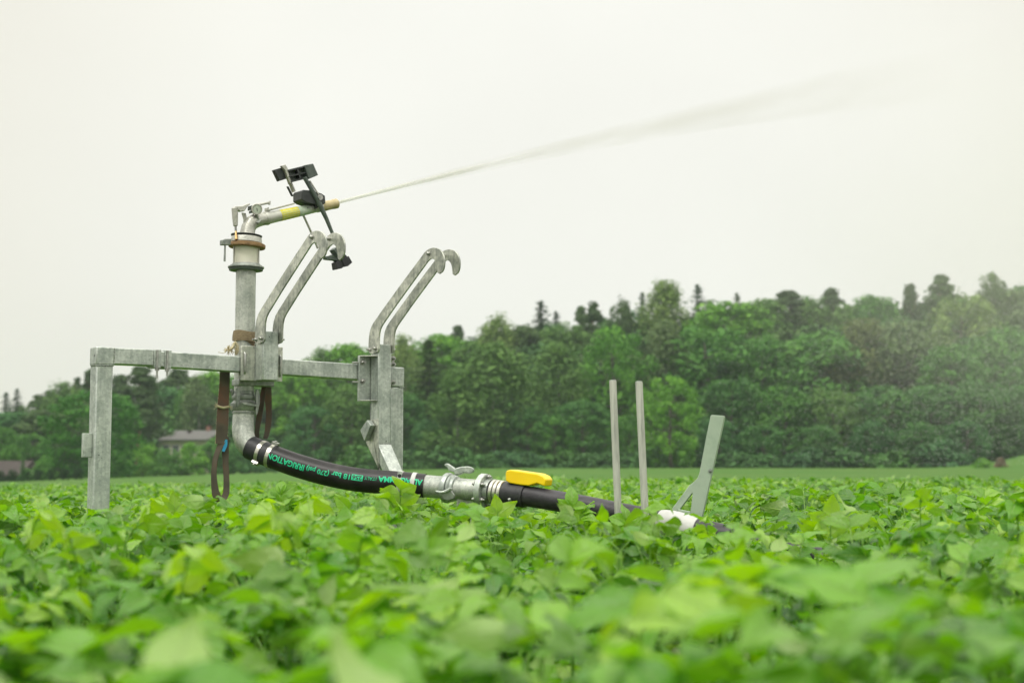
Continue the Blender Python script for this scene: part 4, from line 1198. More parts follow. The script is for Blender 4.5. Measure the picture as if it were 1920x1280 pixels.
for px, py in ((945, 928), (968, 937)):
    c, d = pipe_at(px)
    ax = (CAMP - c).normalized(); ax = (ax * 0.8 - Vector((0, 0, 0.6))).normalized(); ax = (ax - d * ax.dot(d)).normalized()
    q = c + ax * 0.064
    s_ = d.cross(ax)
    mb = MB(); mb.tube([q - s_ * 0.028, q + s_ * 0.028], 0.007, 12); mb.bar(q - d * 0.013, q + d * 0.013, ax * 0.007, s_ * 0.008); mb.lathe(q + s_ * 0.026, s_, [(0, 0.012), (0.012, 0.012)], 6); mb.build('clamp_bolt', M['galv_dark'], supply, 0.001)
wr = sleeve(1238, 1308, 0.056, M['white'], 'white_wrap', 10, [0.050, 0.055, 0.057, 0.0575, 0.058, 0.057, 0.058, 0.057, 0.055, 0.050])

# yellow moulded cover lying on the sleeve
c, d = pipe_at(985)
yc = MB()
prof = [(947.5, 887), (949, 882), (957, 880.2), (1008, 887.5), (1018, 892), (1023.5, 899), (1021, 911.5), (1006, 906), (991, 910.5), (975, 909), (955, 905.5), (947.5, 901)]
ux = (d - Vector((0, 0, d.z))).normalized(); side = Vector((ux.y, -ux.x, 0))
if side.y > 0: side = -side
pl = []
for x, y in prof:
    dr = ray(x, y); s_ = (c + side * 0.035 - CAMP).dot(side) / dr.dot(side); pl.append(CAMP + dr * s_)
yc.prism(pl, -side * 0.075)
yo = empty('yellow_cover', c + Vector((0, 0, 0.06)), 'bright yellow moulded plastic cover lying on the black pipe sleeve', 'plastic cover')
yc.build('moulded_body', M['yellow'], yo, 0.006, 3, smooth=40)
mb = MB(); mb.bar(c + Vector((0, 0, 0.0555)) - ux * 0.05, c + Vector((0, 0, 0.0555)) + ux * 0.06, side * 0.022, Vector((0, 0, 0.006))); mb.build('foot', M['yellow'], yo, 0.002)

# ================================================================ poles and forked bracket by the pipe
def pole(xt, yt, xb, yb, Y, lab):
    a = P(xt, yt, Y); b = P(xb, yb, Y - 0.02); d = (b - a).normalized()
    e_ = a + d * ((a.z + 0.02) / -d.z)
    o = empty('steel_pole', e_, lab, 'pole', 'bare poles standing by the supply pipe')
    mb = MB(); mb.tube([e_, a - d * -0.004, a], [0.0162, 0.0162, 0.0152], 24); mb.build('shaft', M['pole'], o, 0, smooth=40)
    mb = MB(); mb.lathe(a + d * 0.001, -d, [(0, 0.0148), (0.0035, 0.0148), (0.0045, 0.010)], 24); mb.build('end_cap', M['galv'], o)
pole(1149, 713.5, 1158.5, 945, 6.36, 'thin grey pole left of its neighbour, standing nearest the yellow cover')
pole(1198, 716, 1209, 950, 6.29, 'thin grey pole between the other bare pole and the forked green bracket')
fk = P(1310, 965, 6.42)
fkb = empty('forked_bracket', Vector((fk.x, fk.y, 0)), 'flat pale green steel bracket with forked foot leaning right above the white wrap', 'bracket')
FKO = [(930, 356), (936, 350), (1024, 356), (1030, 362), (1029, 380), (872, 1085), (855, 1150), (770, 1150), (795, 937), (790, 936), (690, 1066), (640, 1120), (600, 1110), (650, 1040), (770, 878), (812, 845), (832, 822), (846, 785), (900, 500)]
def on_fk(x, y, dY=0.0): return P(1100 + x / 4, 690 + y / 4, 6.40 + dY)
mb = MB(); mb.prism([on_fk(x, y) for x, y in FKO], Vector((0.012, 0.045, 0))); plate = mb.build('forked_plate', M['green_steel'], fkb, 0.003)
mb = MB(); mb.bolt(on_fk(928, 770) + Vector((0, -0.001, 0)), Vector((0, -1, 0)), 0.006, 0.003); mb.build('rivet', M['galv_dark'], plate)
mb = MB(); mb.bar(on_fk(685, 1068, -0.02), on_fk(775, 1085, -0.02), Vector((0, 0.02, 0)), Vector((0, 0, 0.008))); mb.build('foot_plate', M['green_steel'], fkb, 0.002)

# ================================================================ webbing slings and rope
def ribbon(mb, pts, widths, wdirs, th=0.004):
    pts = [Vector(p) for p in pts]; m = len(pts); vs = []
    for i in range(m):
        d = (pts[min(i + 1, m - 1)] - pts[max(i - 1, 0)]).normalized()
        w = Vector(wdirs[i]); w = (w - d * w.dot(d)).normalized(); nn = d.cross(w)
        a = w * widths[i] / 2; b = nn * th / 2
        vs += [pts[i] - a - b, pts[i] + a - b, pts[i] + a + b, pts[i] - a + b]
    fs = []
    for i in range(m - 1):
        for k in range(4):
            fs.append((i * 4 + k, i * 4 + (k + 1) % 4, (i + 1) * 4 + (k + 1) % 4, (i + 1) * 4 + k))
    fs += [(3, 2, 1, 0), tuple((m - 1) * 4 + k for k in range(4))]
    return mb.add(vs, fs)
def spline_rib(mb, px, o, th=0.004, n=7):
    """px: list of (x, y, width px, twist degrees)"""
    base = smooth_path([WP(x, y, o + (q[0] if q else 0)) for x, y, w_, tw_, *q in px], n)
    ii = np.linspace(0, len(px) - 1, len(base))
    ws = np.interp(ii, range(len(px)), [q[2] for q in px]) / FPX * 7.0
    tw = np.interp(ii, range(len(px)), [q[3] for q in px])
    wd = [E1 * math.cos(R(a)) + E2 * math.sin(R(a)) for a in tw]
    ribbon(mb, base, ws, wd, th)
    FRAY.clear()
    for i in range(1, len(base) - 1):
        for sd in (-1, 1):
            for _ in range(4):
                c_ = base[i].lerp(base[i + 1], rng.random()) + wd[i] * sd * ws[i] * 0.49
                dv = (wd[i] * sd * rng.uniform(0.3, 1) + UPV * rng.normal(0, 0.8) + E2 * rng.normal(0, 0.5)).normalized()
                FRAY.append((c_, c_ + dv * rng.uniform(0.002, 0.0065)))
FRAY = []
def fray(par):
    mb = MB()
    for a, b in FRAY: mb.tube([a, b], [0.0008, 0.0005], 3, cap=False)
    mb.build('frayed_edge', M['rope'], par)
sl = empty('webbing_sling', WP(420, 700, -0.02), 'worn red-brown webbing sling hanging in a loop left of the riser elbow', 'sling')
mb = MB(); spline_rib(mb, [(422, 668, 20, 5), (421.5, 700, 19.5, 5), (420, 735, 20.5, 5), (418, 762, 22, 5), (417, 790, 23, 5), (415.5, 815, 22, 8), (414, 832, 20, 15)], -HB - 0.02); st = mb.build('strap', M['web'], sl, 0, smooth=50); fray(st)
mb = MB(); spline_rib(mb, [(418, 824, 14, 40), (410, 842, 11, 52), (403.5, 862, 10, 48), (401, 885, 10, 35), (402, 908, 12, 20), (405, 926, 15, 15), (412, 937, 14, 30), (419, 934, 12, 40), (424, 922, 12, 38), (424.5, 898, 11, 42), (423, 870, 11, 35), (422.5, 845, 13, 30), (423, 818, 12, 60)], -HB - 0.025); mb.build('loop', M['web'], sl, 0, smooth=50)
mb = MB(); spline_rib(mb, [(424.5, 824, 4, 20), (422.5, 834, 7, 20), (418.5, 846, 5, 20)], -HB - 0.012, 0.003); mb.build('blue_patch', M['blue'], sl)
mb = MB()
q0 = WP(408, 761, -HB - 0.016); q1 = WP(429, 762, -HB - 0.016); qm = WP(418, 764, -HB - 0.006)
mb.tube(smooth_path([q0, qm, q1], 6), 0.006, 8)
for k in range(22):
    c_ = q0 if k % 3 else q1
    dv = Vector((rng.normal(-0.6 if k % 3 else 0.6, 0.5), rng.normal(0, 0.5), rng.normal(-0.1, 0.7))).normalized()
    mb.tube([c_, c_ + dv * 0.008, c_ + dv * rng.uniform(0.012, 0.024) + Vector((0, 0, rng.normal(0, 0.004)))], 0.0009, 4)
mb.build('rope_tie', M['rope'], sl)
s2 = empty('webbing_sling', WP(500, 720, OR), 'dark brown webbing sling hanging behind the elbow on the right of the coupling levers', 'sling')
mb = MB(); spline_rib(mb, [(501, 700, 15, 10), (501.5, 722, 15, 10), (502.5, 745, 14, 15), (504, 768, 11, 35), (503.5, 790, 12, 45), (500.5, 812, 10, 50), (497, 822, 9, 50)], OR - 0.02); mb.build('strap', M['web'], s2, 0, smooth=50)
mb = MB(); spline_rib(mb, [(497, 716, 10, 60), (493.5, 735, 11, 62), (490, 758, 12, 58), (485.5, 785, 11, 50), (482, 808, 9, 45), (482, 822, 8, 40)], OR - 0.005); mb.build('strap', M['web'], s2, 0, smooth=50)
# webbing wound round the riser, with a frayed rope knot
s3 = empty('riser_wrap', RX + UPV * Rz(640), 'tan webbing wound round the riser above the beam with a frayed rope knot', 'webbing wrap')
def wrap(py0, py1, r0, r1, tiltx, name):
    n = 48; vs = []; fs = []
    for j, (py, r) in enumerate(((py0, r0), ((py0 + py1) / 2, (r0 + r1) / 2 + 0.002), (py1, r1))):
        for k in range(n):
            a = 2 * math.pi * k / n
            off = E1 * math.cos(a) + E2 * math.sin(a)
            z = Rz(py) + tiltx * math.cos(a) * -1 + 0.0025 * math.sin(3 * a + j)
            vs.append(RX + off * (r + 0.002 * math.sin(2 * a + 1)) + UPV * z)
    for k in range(n):
        vs.append(vs[2 * n + k] + (RX + UPV * 0 - Vector((vs[2 * n + k].x, vs[2 * n + k].y, 0)) + Vector((0, 0, 0))).normalized() * 0.005)
    for k in range(n):
        vs.append(vs[k] + (Vector((RX.x, RX.y, 0)) - Vector((vs[k].x, vs[k].y, 0))).normalized() * 0.005)
    for j in range(3):
        for k in range(n): fs.append((j * n + k, j * n + (k + 1) % n, (j + 1) * n + (k + 1) % n, (j + 1) * n + k))
    for k in range(n): fs.append((3 * n + k, 3 * n + (k + 1) % n, 4 * n + (k + 1) % n, 4 * n + k))
    for k in range(n): fs.append((4 * n + k, 4 * n + (k + 1) % n, (k + 1) % n, k))
    mb = MB(); mb.add(vs, fs); return mb.build(name, M['web_tan'], s3, 0, smooth=50)
wrap(622, 641, 0.0565, 0.0605, 0.004, 'upper_turn')
wrap(634, 645, 0.0535, 0.0555, 0.022, 'lower_turn')
mb = MB()
kn = WP(428, 656, OR + 0.05)
for k in range(85):
    dv = Vector((rng.normal(0, 1), rng.normal(0, 1), rng.normal(0.1, 0.7))).normalized()
    l = rng.uniform(0.012, 0.034)
    mb.tube([kn + dv * 0.004, kn + dv * l * 0.6, kn + dv * l + Vector((0, 0, rng.normal(-0.004, 0.005)))], [0.0016, 0.0013, 0.0008], 4)
for k in range(26):
    c_ = WP(rng.uniform(438, 446), rng.uniform(643, 662), OR + 0.06)
    dv = Vector((rng.normal(0, 1), rng.normal(-0.3, 1), rng.normal(0.1, 0.8))).normalized()
    mb.tube([c_, c_ + dv * 0.009, c_ + dv * 0.017], [0.002, 0.0016, 0.0009], 4)
mb.tube(smooth_path([kn, WP(436, 652, OR + 0.06), WP(441, 642, OR + 0.062), WP(446, 655, OR + 0.062), WP(442, 665, OR + 0.055)], 6), 0.007, 8)
mb.tube([WP(409, 660, OR + 0.05), WP(418, 662, OR + 0.05), kn], 0.0016, 4)
mb.build('frayed_knot', M['rope'], s3)
# ================================================================ trees
def crown_mat():
    m, nt, b = new_mat('tree_foliage')
    L = nt.links
    oi = nd(nt, 'ShaderNodeObjectInfo')
    at = nd(nt, 'ShaderNodeAttribute', _attribute_name='tone')
    mr_ = nd(nt, 'ShaderNodeMapRange'); mr_.inputs['To Min'].default_value = 0.55; mr_.inputs['To Max'].default_value = 1.5
    L.new(at.outputs['Fac'], mr_.inputs['Value'])
    hs = nd(nt, 'ShaderNodeHueSaturation'); L.new(oi.outputs['Color'], hs.inputs['Color']); L.new(mr_.outputs[0], hs.inputs['Value'])
    hh = nd(nt, 'ShaderNodeMapRange'); hh.inputs['To Min'].default_value = 0.515; hh.inputs['To Max'].default_value = 0.485
    L.new(at.outputs['Fac'], hh.inputs['Value']); L.new(hh.outputs[0], hs.inputs['Hue'])
    L.new(hs.outputs[0], b.inputs['Base Color'])
    b.inputs['Roughness'].default_value = 0.65; b.inputs['Specular IOR Level'].default_value = 0.2
    tr = nd(nt, 'ShaderNodeBsdfTranslucent'); L.new(hs.outputs[0], tr.inputs['Color'])
    mx = nd(nt, 'ShaderNodeMixShader'); mx.inputs['Fac'].default_value = 0.24
    L.new(b.outputs[0], mx.inputs[1]); L.new(tr.outputs[0], mx.inputs[2])
    L.new(mx.outputs[0], nt.nodes['Material Output'].inputs['Surface'])
    return m
M['crown'] = crown_mat()
def wood_mat():
    m, nt, b = new_mat('far_wood_foliage')
    at = nd(nt, 'ShaderNodeAttribute', _attribute_name='hue')
    nt.links.new(at.outputs['Color'], b.inputs['Base Color'])
    b.inputs['Roughness'].default_value = 0.7; b.inputs['Specular IOR Level'].default_value = 0.2
    return m
M['wood'] = wood_mat()
M['bark_grey'] = noisy('grey_bark', (0.07, 0.06, 0.05), (0.16, 0.14, 0.12), 3, 0.9, 0, 0.4, stretch=(3, 3, 0.6))
M['bark_pine'] = noisy('orange_pine_bark', (0.13, 0.075, 0.05), (0.27, 0.155, 0.10), 2, 0.9, 0, 0.4, stretch=(3, 3, 0.6))
M['bark_birch'] = noisy('pale_birch_bark', (0.14, 0.13, 0.115), (0.34, 0.32, 0.29), 2.5, 0.85, 0, 0.3, stretch=(2, 2, 3))

def leaf_quads(g, P0, N0, size, aspect=0.6):
    """small rhombic leaf clumps at points P0 facing roughly N0"""
    n = len(P0)
    N = N0 + g.normal(0, 0.34, (n, 3)); N /= np.linalg.norm(N, axis=1, keepdims=True) + 1e-9
    ref = g.normal(0, 1, (n, 3)); a = np.cross(N, ref); a /= np.linalg.norm(a, axis=1, keepdims=True) + 1e-9
    b = np.cross(N, a)
    s = (size * g.uniform(0.6, 1.4, n))[:, None]
    bend = N * s * 0.25
    V = np.stack([P0 - a * s, P0 + b * s * aspect + bend, P0 + a * s, P0 - b * s * aspect + bend], 1).reshape(-1, 3)
    F = np.arange(n * 4).reshape(n, 4)
    return V, F

def blob_crown(seed, kind, dens=1.0):
    """unit-height tree (z 0..1): returns leaf quads and per-vertex tone; asp is the usual world ratio of the sideways to the upward scale"""
    g = np.random.default_rng(seed)
    asp = {'broad': 0.62, 'tall': 0.62, 'dome': 0.68, 'birch': 0.62, 'pine': 0.85, 'spruce': 0.9, 'shrub': 0.85}[kind]
    AS = np.array([asp, asp, 1.0])
    Vs, Ts = [], []
    def blob(c, r, n, size, tone, squash=0.75, hang=0.0):
        n = max(6, int(n * dens))
        d = g.normal(0, 1, (n, 3)); d /= np.linalg.norm(d, axis=1, keepdims=True)
        rad = r * g.uniform(0.55, 1.0, n) ** 0.5 * (1 + 0.25 * np.sin(d[:, 0] * 5 + seed) * np.sin(d[:, 2] * 4))
        p = d * rad[:, None] * np.array([1, 1, squash]) + c * AS
        if hang:
            p[:, 2] -= hang * g.random(n) ** 1.5 * (0.4 + np.hypot(d[:, 0], d[:, 1]))
        nn = d.copy(); nn[:, 2] += 0.35
        V, _ = leaf_quads(g, p, nn, size, 0.62 if not hang else 0.5)
        if hang:
            pass
        Vs.append(V)
        Ts.append(np.repeat(np.clip(tone + g.normal(0, 0.12, n), 0, 1), 4))
    if kind in ('broad', 'tall', 'dome'):
        wid = {'broad': 0.40, 'tall': 0.27, 'dome': 0.47}[kind]; low = {'broad': 0.06, 'tall': 0.10, 'dome': 0.03}[kind]
        cap = {'broad': 0.30, 'tall': 0.30, 'dome': 0.46}[kind]
        for k in range(120):
            f = g.random() ** 0.80
            z = low + (0.93 - low) * f
            prof = math.sqrt(max(0.02, 1 - max(0, (f - (1 - cap)) / cap) ** 2)) * (0.72 + 0.28 * min(1, f / 0.35))
            rr = wid * prof * (0.62 + 0.38 * math.sqrt(g.random())) * g.uniform(0.86, 1.08)
            a = g.uniform(0, 6.283)
            lob = 1 + 0.13 * math.sin(3 * a + seed) + 0.10 * math.sin(5 * a + f * 9 + seed)
            c = np.array([rr * lob * math.cos(a), rr * lob * math.sin(a), z])
            blob(c, g.uniform(0.04, 0.088), 58, 0.0150, float(np.clip(0.45 + 0.15 * g.normal(), 0, 1)))
    elif kind == 'birch':
        for k in range(85):
            f = g.random() ** 0.8
            z = 0.12 + 0.84 * f
            prof = np.sin(np.pi * np.clip(f * 0.80 + 0.17, 0, 1)) ** 0.8
            rr = 0.27 * prof * (0.35 + 0.65 * math.sqrt(g.random()))
            a = g.uniform(0, 6.283)
            blob(np.array([rr * math.cos(a), rr * math.sin(a), z]), g.uniform(0.04, 0.078), 66, 0.0125, float(np.clip(0.5 + 0.16 * g.normal(), 0, 1)), 0.9, 0.10)
        for k in range(14):
            a = g.uniform(0, 6.283); z = g.uniform(0.86, 1.0); rr = 0.11 * g.random()
            blob(np.array([rr * math.cos(a), rr * math.sin(a), z]), 0.022, 12, 0.010, 0.6, 1.2, 0.03)
    elif kind == 'pine':
        for k in range(74):
            f = g.random()
            z = 0.36 + 0.61 * f
            rr = (0.21 * (1 - f ** 1.5) * (0.75 + 0.25 * min(1, f / 0.3)) + 0.014) * (0.45 + 0.6 * g.random())
            a = g.uniform(0, 6.283)
            blob(np.array([rr * math.cos(a), rr * math.sin(a), z]), g.uniform(0.034, 0.066), 90, 0.0125, float(np.clip(0.4 + 0.14 * g.normal(), 0, 1)), 0.5)
    elif kind == 'spruce':
        tiers = 40
        for k in range(tiers):
            f = k / (tiers - 1); z = 0.05 + 0.93 * f; rr = 0.20 * (1 - f) ** 0.85 + 0.006
            nb = int(4 + 6 * (1 - f))
            for j in range(nb):
                a = j * 6.283 / nb + g.uniform(-0.35, 0.35) + k
                L_ = rr * g.uniform(0.45, 1.25); n = max(5, int(44 * dens * (0.25 + L_ / 0.18)))
                t = g.random(n)
                p = np.stack([t * L_ * np.cos(a), t * L_ * np.sin(a), z + g.uniform(-0.012, 0.012) - (0.45 - 0.4 * f) * t * L_ - 0.022 * g.random(n) * (1.1 - f)], -1) * AS + g.normal(0, 0.005, (n, 3))
                V, _ = leaf_quads(g, p, np.tile([0, 0, 1.0], (n, 1)), 0.0082, 0.5)
                Vs.append(V); Ts.append(np.repeat(np.clip(0.35 + 0.3 * t + g.normal(0, 0.1, n), 0, 1), 4))
    elif kind == 'shrub':
        for k in range(60):
            a = g.uniform(0, 6.283); f = g.random(); rr = 0.62 * math.sqrt(g.random()) * (1 - 0.5 * f * f); z = 0.06 + 0.80 * f * (1 - 0.35 * rr)
            blob(np.array([rr * math.cos(a), rr * math.sin(a), z]), g.uniform(0.09, 0.17), 60, 0.030, float(np.clip(0.5 + 0.13 * g.normal(), 0, 1)))
    V = np.concatenate(Vs) / AS; T = np.concatenate(Ts)
    return V, T

def trunk_mesh(seed, kind):
    g = np.random.default_rng(seed + 50)
    mb = MB()
    top = {'pine': 0.95, 'spruce': 0.97, 'birch': 0.92, 'shrub': 0.5}.get(kind, 0.82)
    r0 = {'pine': 0.016, 'spruce': 0.014, 'birch': 0.012, 'shrub': 0.012}.get(kind, 0.022)
    n = 7
    pts = [Vector((0.012 * math.sin(i * 1.7 + seed), 0.012 * math.cos(i * 1.3 + seed), -0.03 + (top + 0.03) * i / (n - 1))) for i in range(n)]
    mb.tube(pts, [r0 * (1.15 - 1.0 * i / (n - 1)) + 0.001 for i in range(n)], 8)
    if kind != 'spruce':
        lo = {'pine': 0.55, 'shrub': 0.05}.get(kind, 0.22)
        for k in range(11):
            z = lo + (top - lo) * k / 12; a = k * 2.4 + g.uniform(-0.4, 0.4)
            L_ = {'pine': 0.14, 'birch': 0.17, 'shrub': 0.4}.get(kind, 0.24) * g.uniform(0.6, 1.1) * (1 - 0.5 * (z - lo) / (1 - lo))
            p0 = Vector((0, 0, z)); p2 = p0 + Vector((math.cos(a) * L_, math.sin(a) * L_, L_ * g.uniform(0.3, 0.8))); p1 = p0.lerp(p2, 0.5) + Vector((0, 0, -0.02))
            mb.tube([p0, p1, p2], [r0 * 0.42, r0 * 0.28, r0 * 0.1], 5)
    me = bpy.data.meshes.new('trunk'); me.from_pydata([tuple(v) for v in mb.v], [], mb.f); me.update()
    me.polygons.foreach_set('use_smooth', [True] * len(me.polygons))
    me.materials.append({'pine': M['bark_pine'], 'birch': M['bark_birch']}.get(kind, M['bark_grey']))
    return me

CROWN = {}
for kind, nvar in (('broad', 4), ('tall', 3), ('dome', 3), ('birch', 3), ('pine', 3), ('spruce', 2), ('shrub', 3)):
    for v in range(nvar):
        V, T = blob_crown(31 * v + hash(kind) % 1 + len(kind) * 7, kind)
        me = mesh_np('crown', V, np.arange(len(V)).reshape(-1, 4), M['crown'], attrs={'tone': T}, smooth=False)
        CROWN[(kind, v)] = (me, trunk_mesh(v + len(kind), kind), V, T)
NV = {'broad': 4, 'tall': 3, 'dome': 3, 'birch': 3, 'pine': 3, 'spruce': 2, 'shrub': 3}
HALFW = {'broad': 0.44, 'tall': 0.31, 'dome': 0.54, 'birch': 0.30, 'pine': 0.23, 'spruce': 0.175, 'shrub': 0.72}
COL = {
    'maple': (0.062, 0.150, 0.022), 'bright': (0.080, 0.175, 0.024), 'mid': (0.050, 0.122, 0.026), 'deep': (0.044, 0.107, 0.030),
    'oak': (0.034, 0.105, 0.018), 'olive': (0.068, 0.124, 0.036), 'pale': (0.105, 0.150, 0.050), 'brown': (0.082, 0.098, 0.040),
    'grey': (0.075, 0.108, 0.050), 'pine': (0.046, 0.074, 0.034), 'spruce': (0.036, 0.068, 0.034), 'warm': (0.052, 0.084, 0.034), 'teal': (0.038, 0.096, 0.034)}
SPECN = {'broad': 'broadleaf_tree', 'tall': 'broadleaf_tree', 'dome': 'broadleaf_tree', 'birch': 'birch_tree', 'pine': 'pine_tree', 'spruce': 'spruce_tree', 'shrub': 'shrub'}
GRP = {'broadleaf_tree': 'broadleaf trees at the edge of the wood', 'birch_tree': 'birches in the wood', 'pine_tree': 'pines on the wooded hill', 'spruce_tree': 'spruces on the wooded hill', 'shrub': 'shrubs below the house'}
tcount = 0
def tree(kind, px, topy, wpx, Y, col, label, basey=None):
    global tcount
    X = (px - 960) / FPX * Y
    zb_ = tz(X, Y)
    ztop = P(px, topy, Y).z
    H = max(1.0, ztop - zb_)
    if kind == 'spruce' and Y > 110: wpx = max(95, wpx * 2.7)
    if kind == 'pine': wpx *= 1.5
    if kind in ('broad', 'tall') and Y > 150: wpx *= 1.45
    if kind == 'birch': wpx *= 1.3
    wid = wpx / FPX * Y
    s = wid / (2 * HALFW[kind])
    v = tcount % NV[kind]; tcount += 1
    o = empty(SPECN[kind], (X, Y, zb_ - 0.1), label, 'shrub' if kind == 'shrub' else 'tree', GRP[SPECN[kind]])
    o.rotation_euler = (0, 0, (tcount * 2.399) % 6.283)
    o.scale = (s, s, H / 0.99)
    c = link('crown', CROWN[(kind, v)][0], o); cc = COL[col]; k = 0.92 + 0.16 * ((tcount * 0.618) % 1)
    k *= 1.92; c.color = (cc[0] * k, cc[1] * k * 1.06, cc[2] * k * 0.9, 1)
    t = link('trunk', CROWN[(kind, v)][1], o)
    t.scale = (H * 0.9 / s if kind in ('pine', 'birch', 'spruce') else min(1.3, H / s), ) * 2 + (1,)
    return o
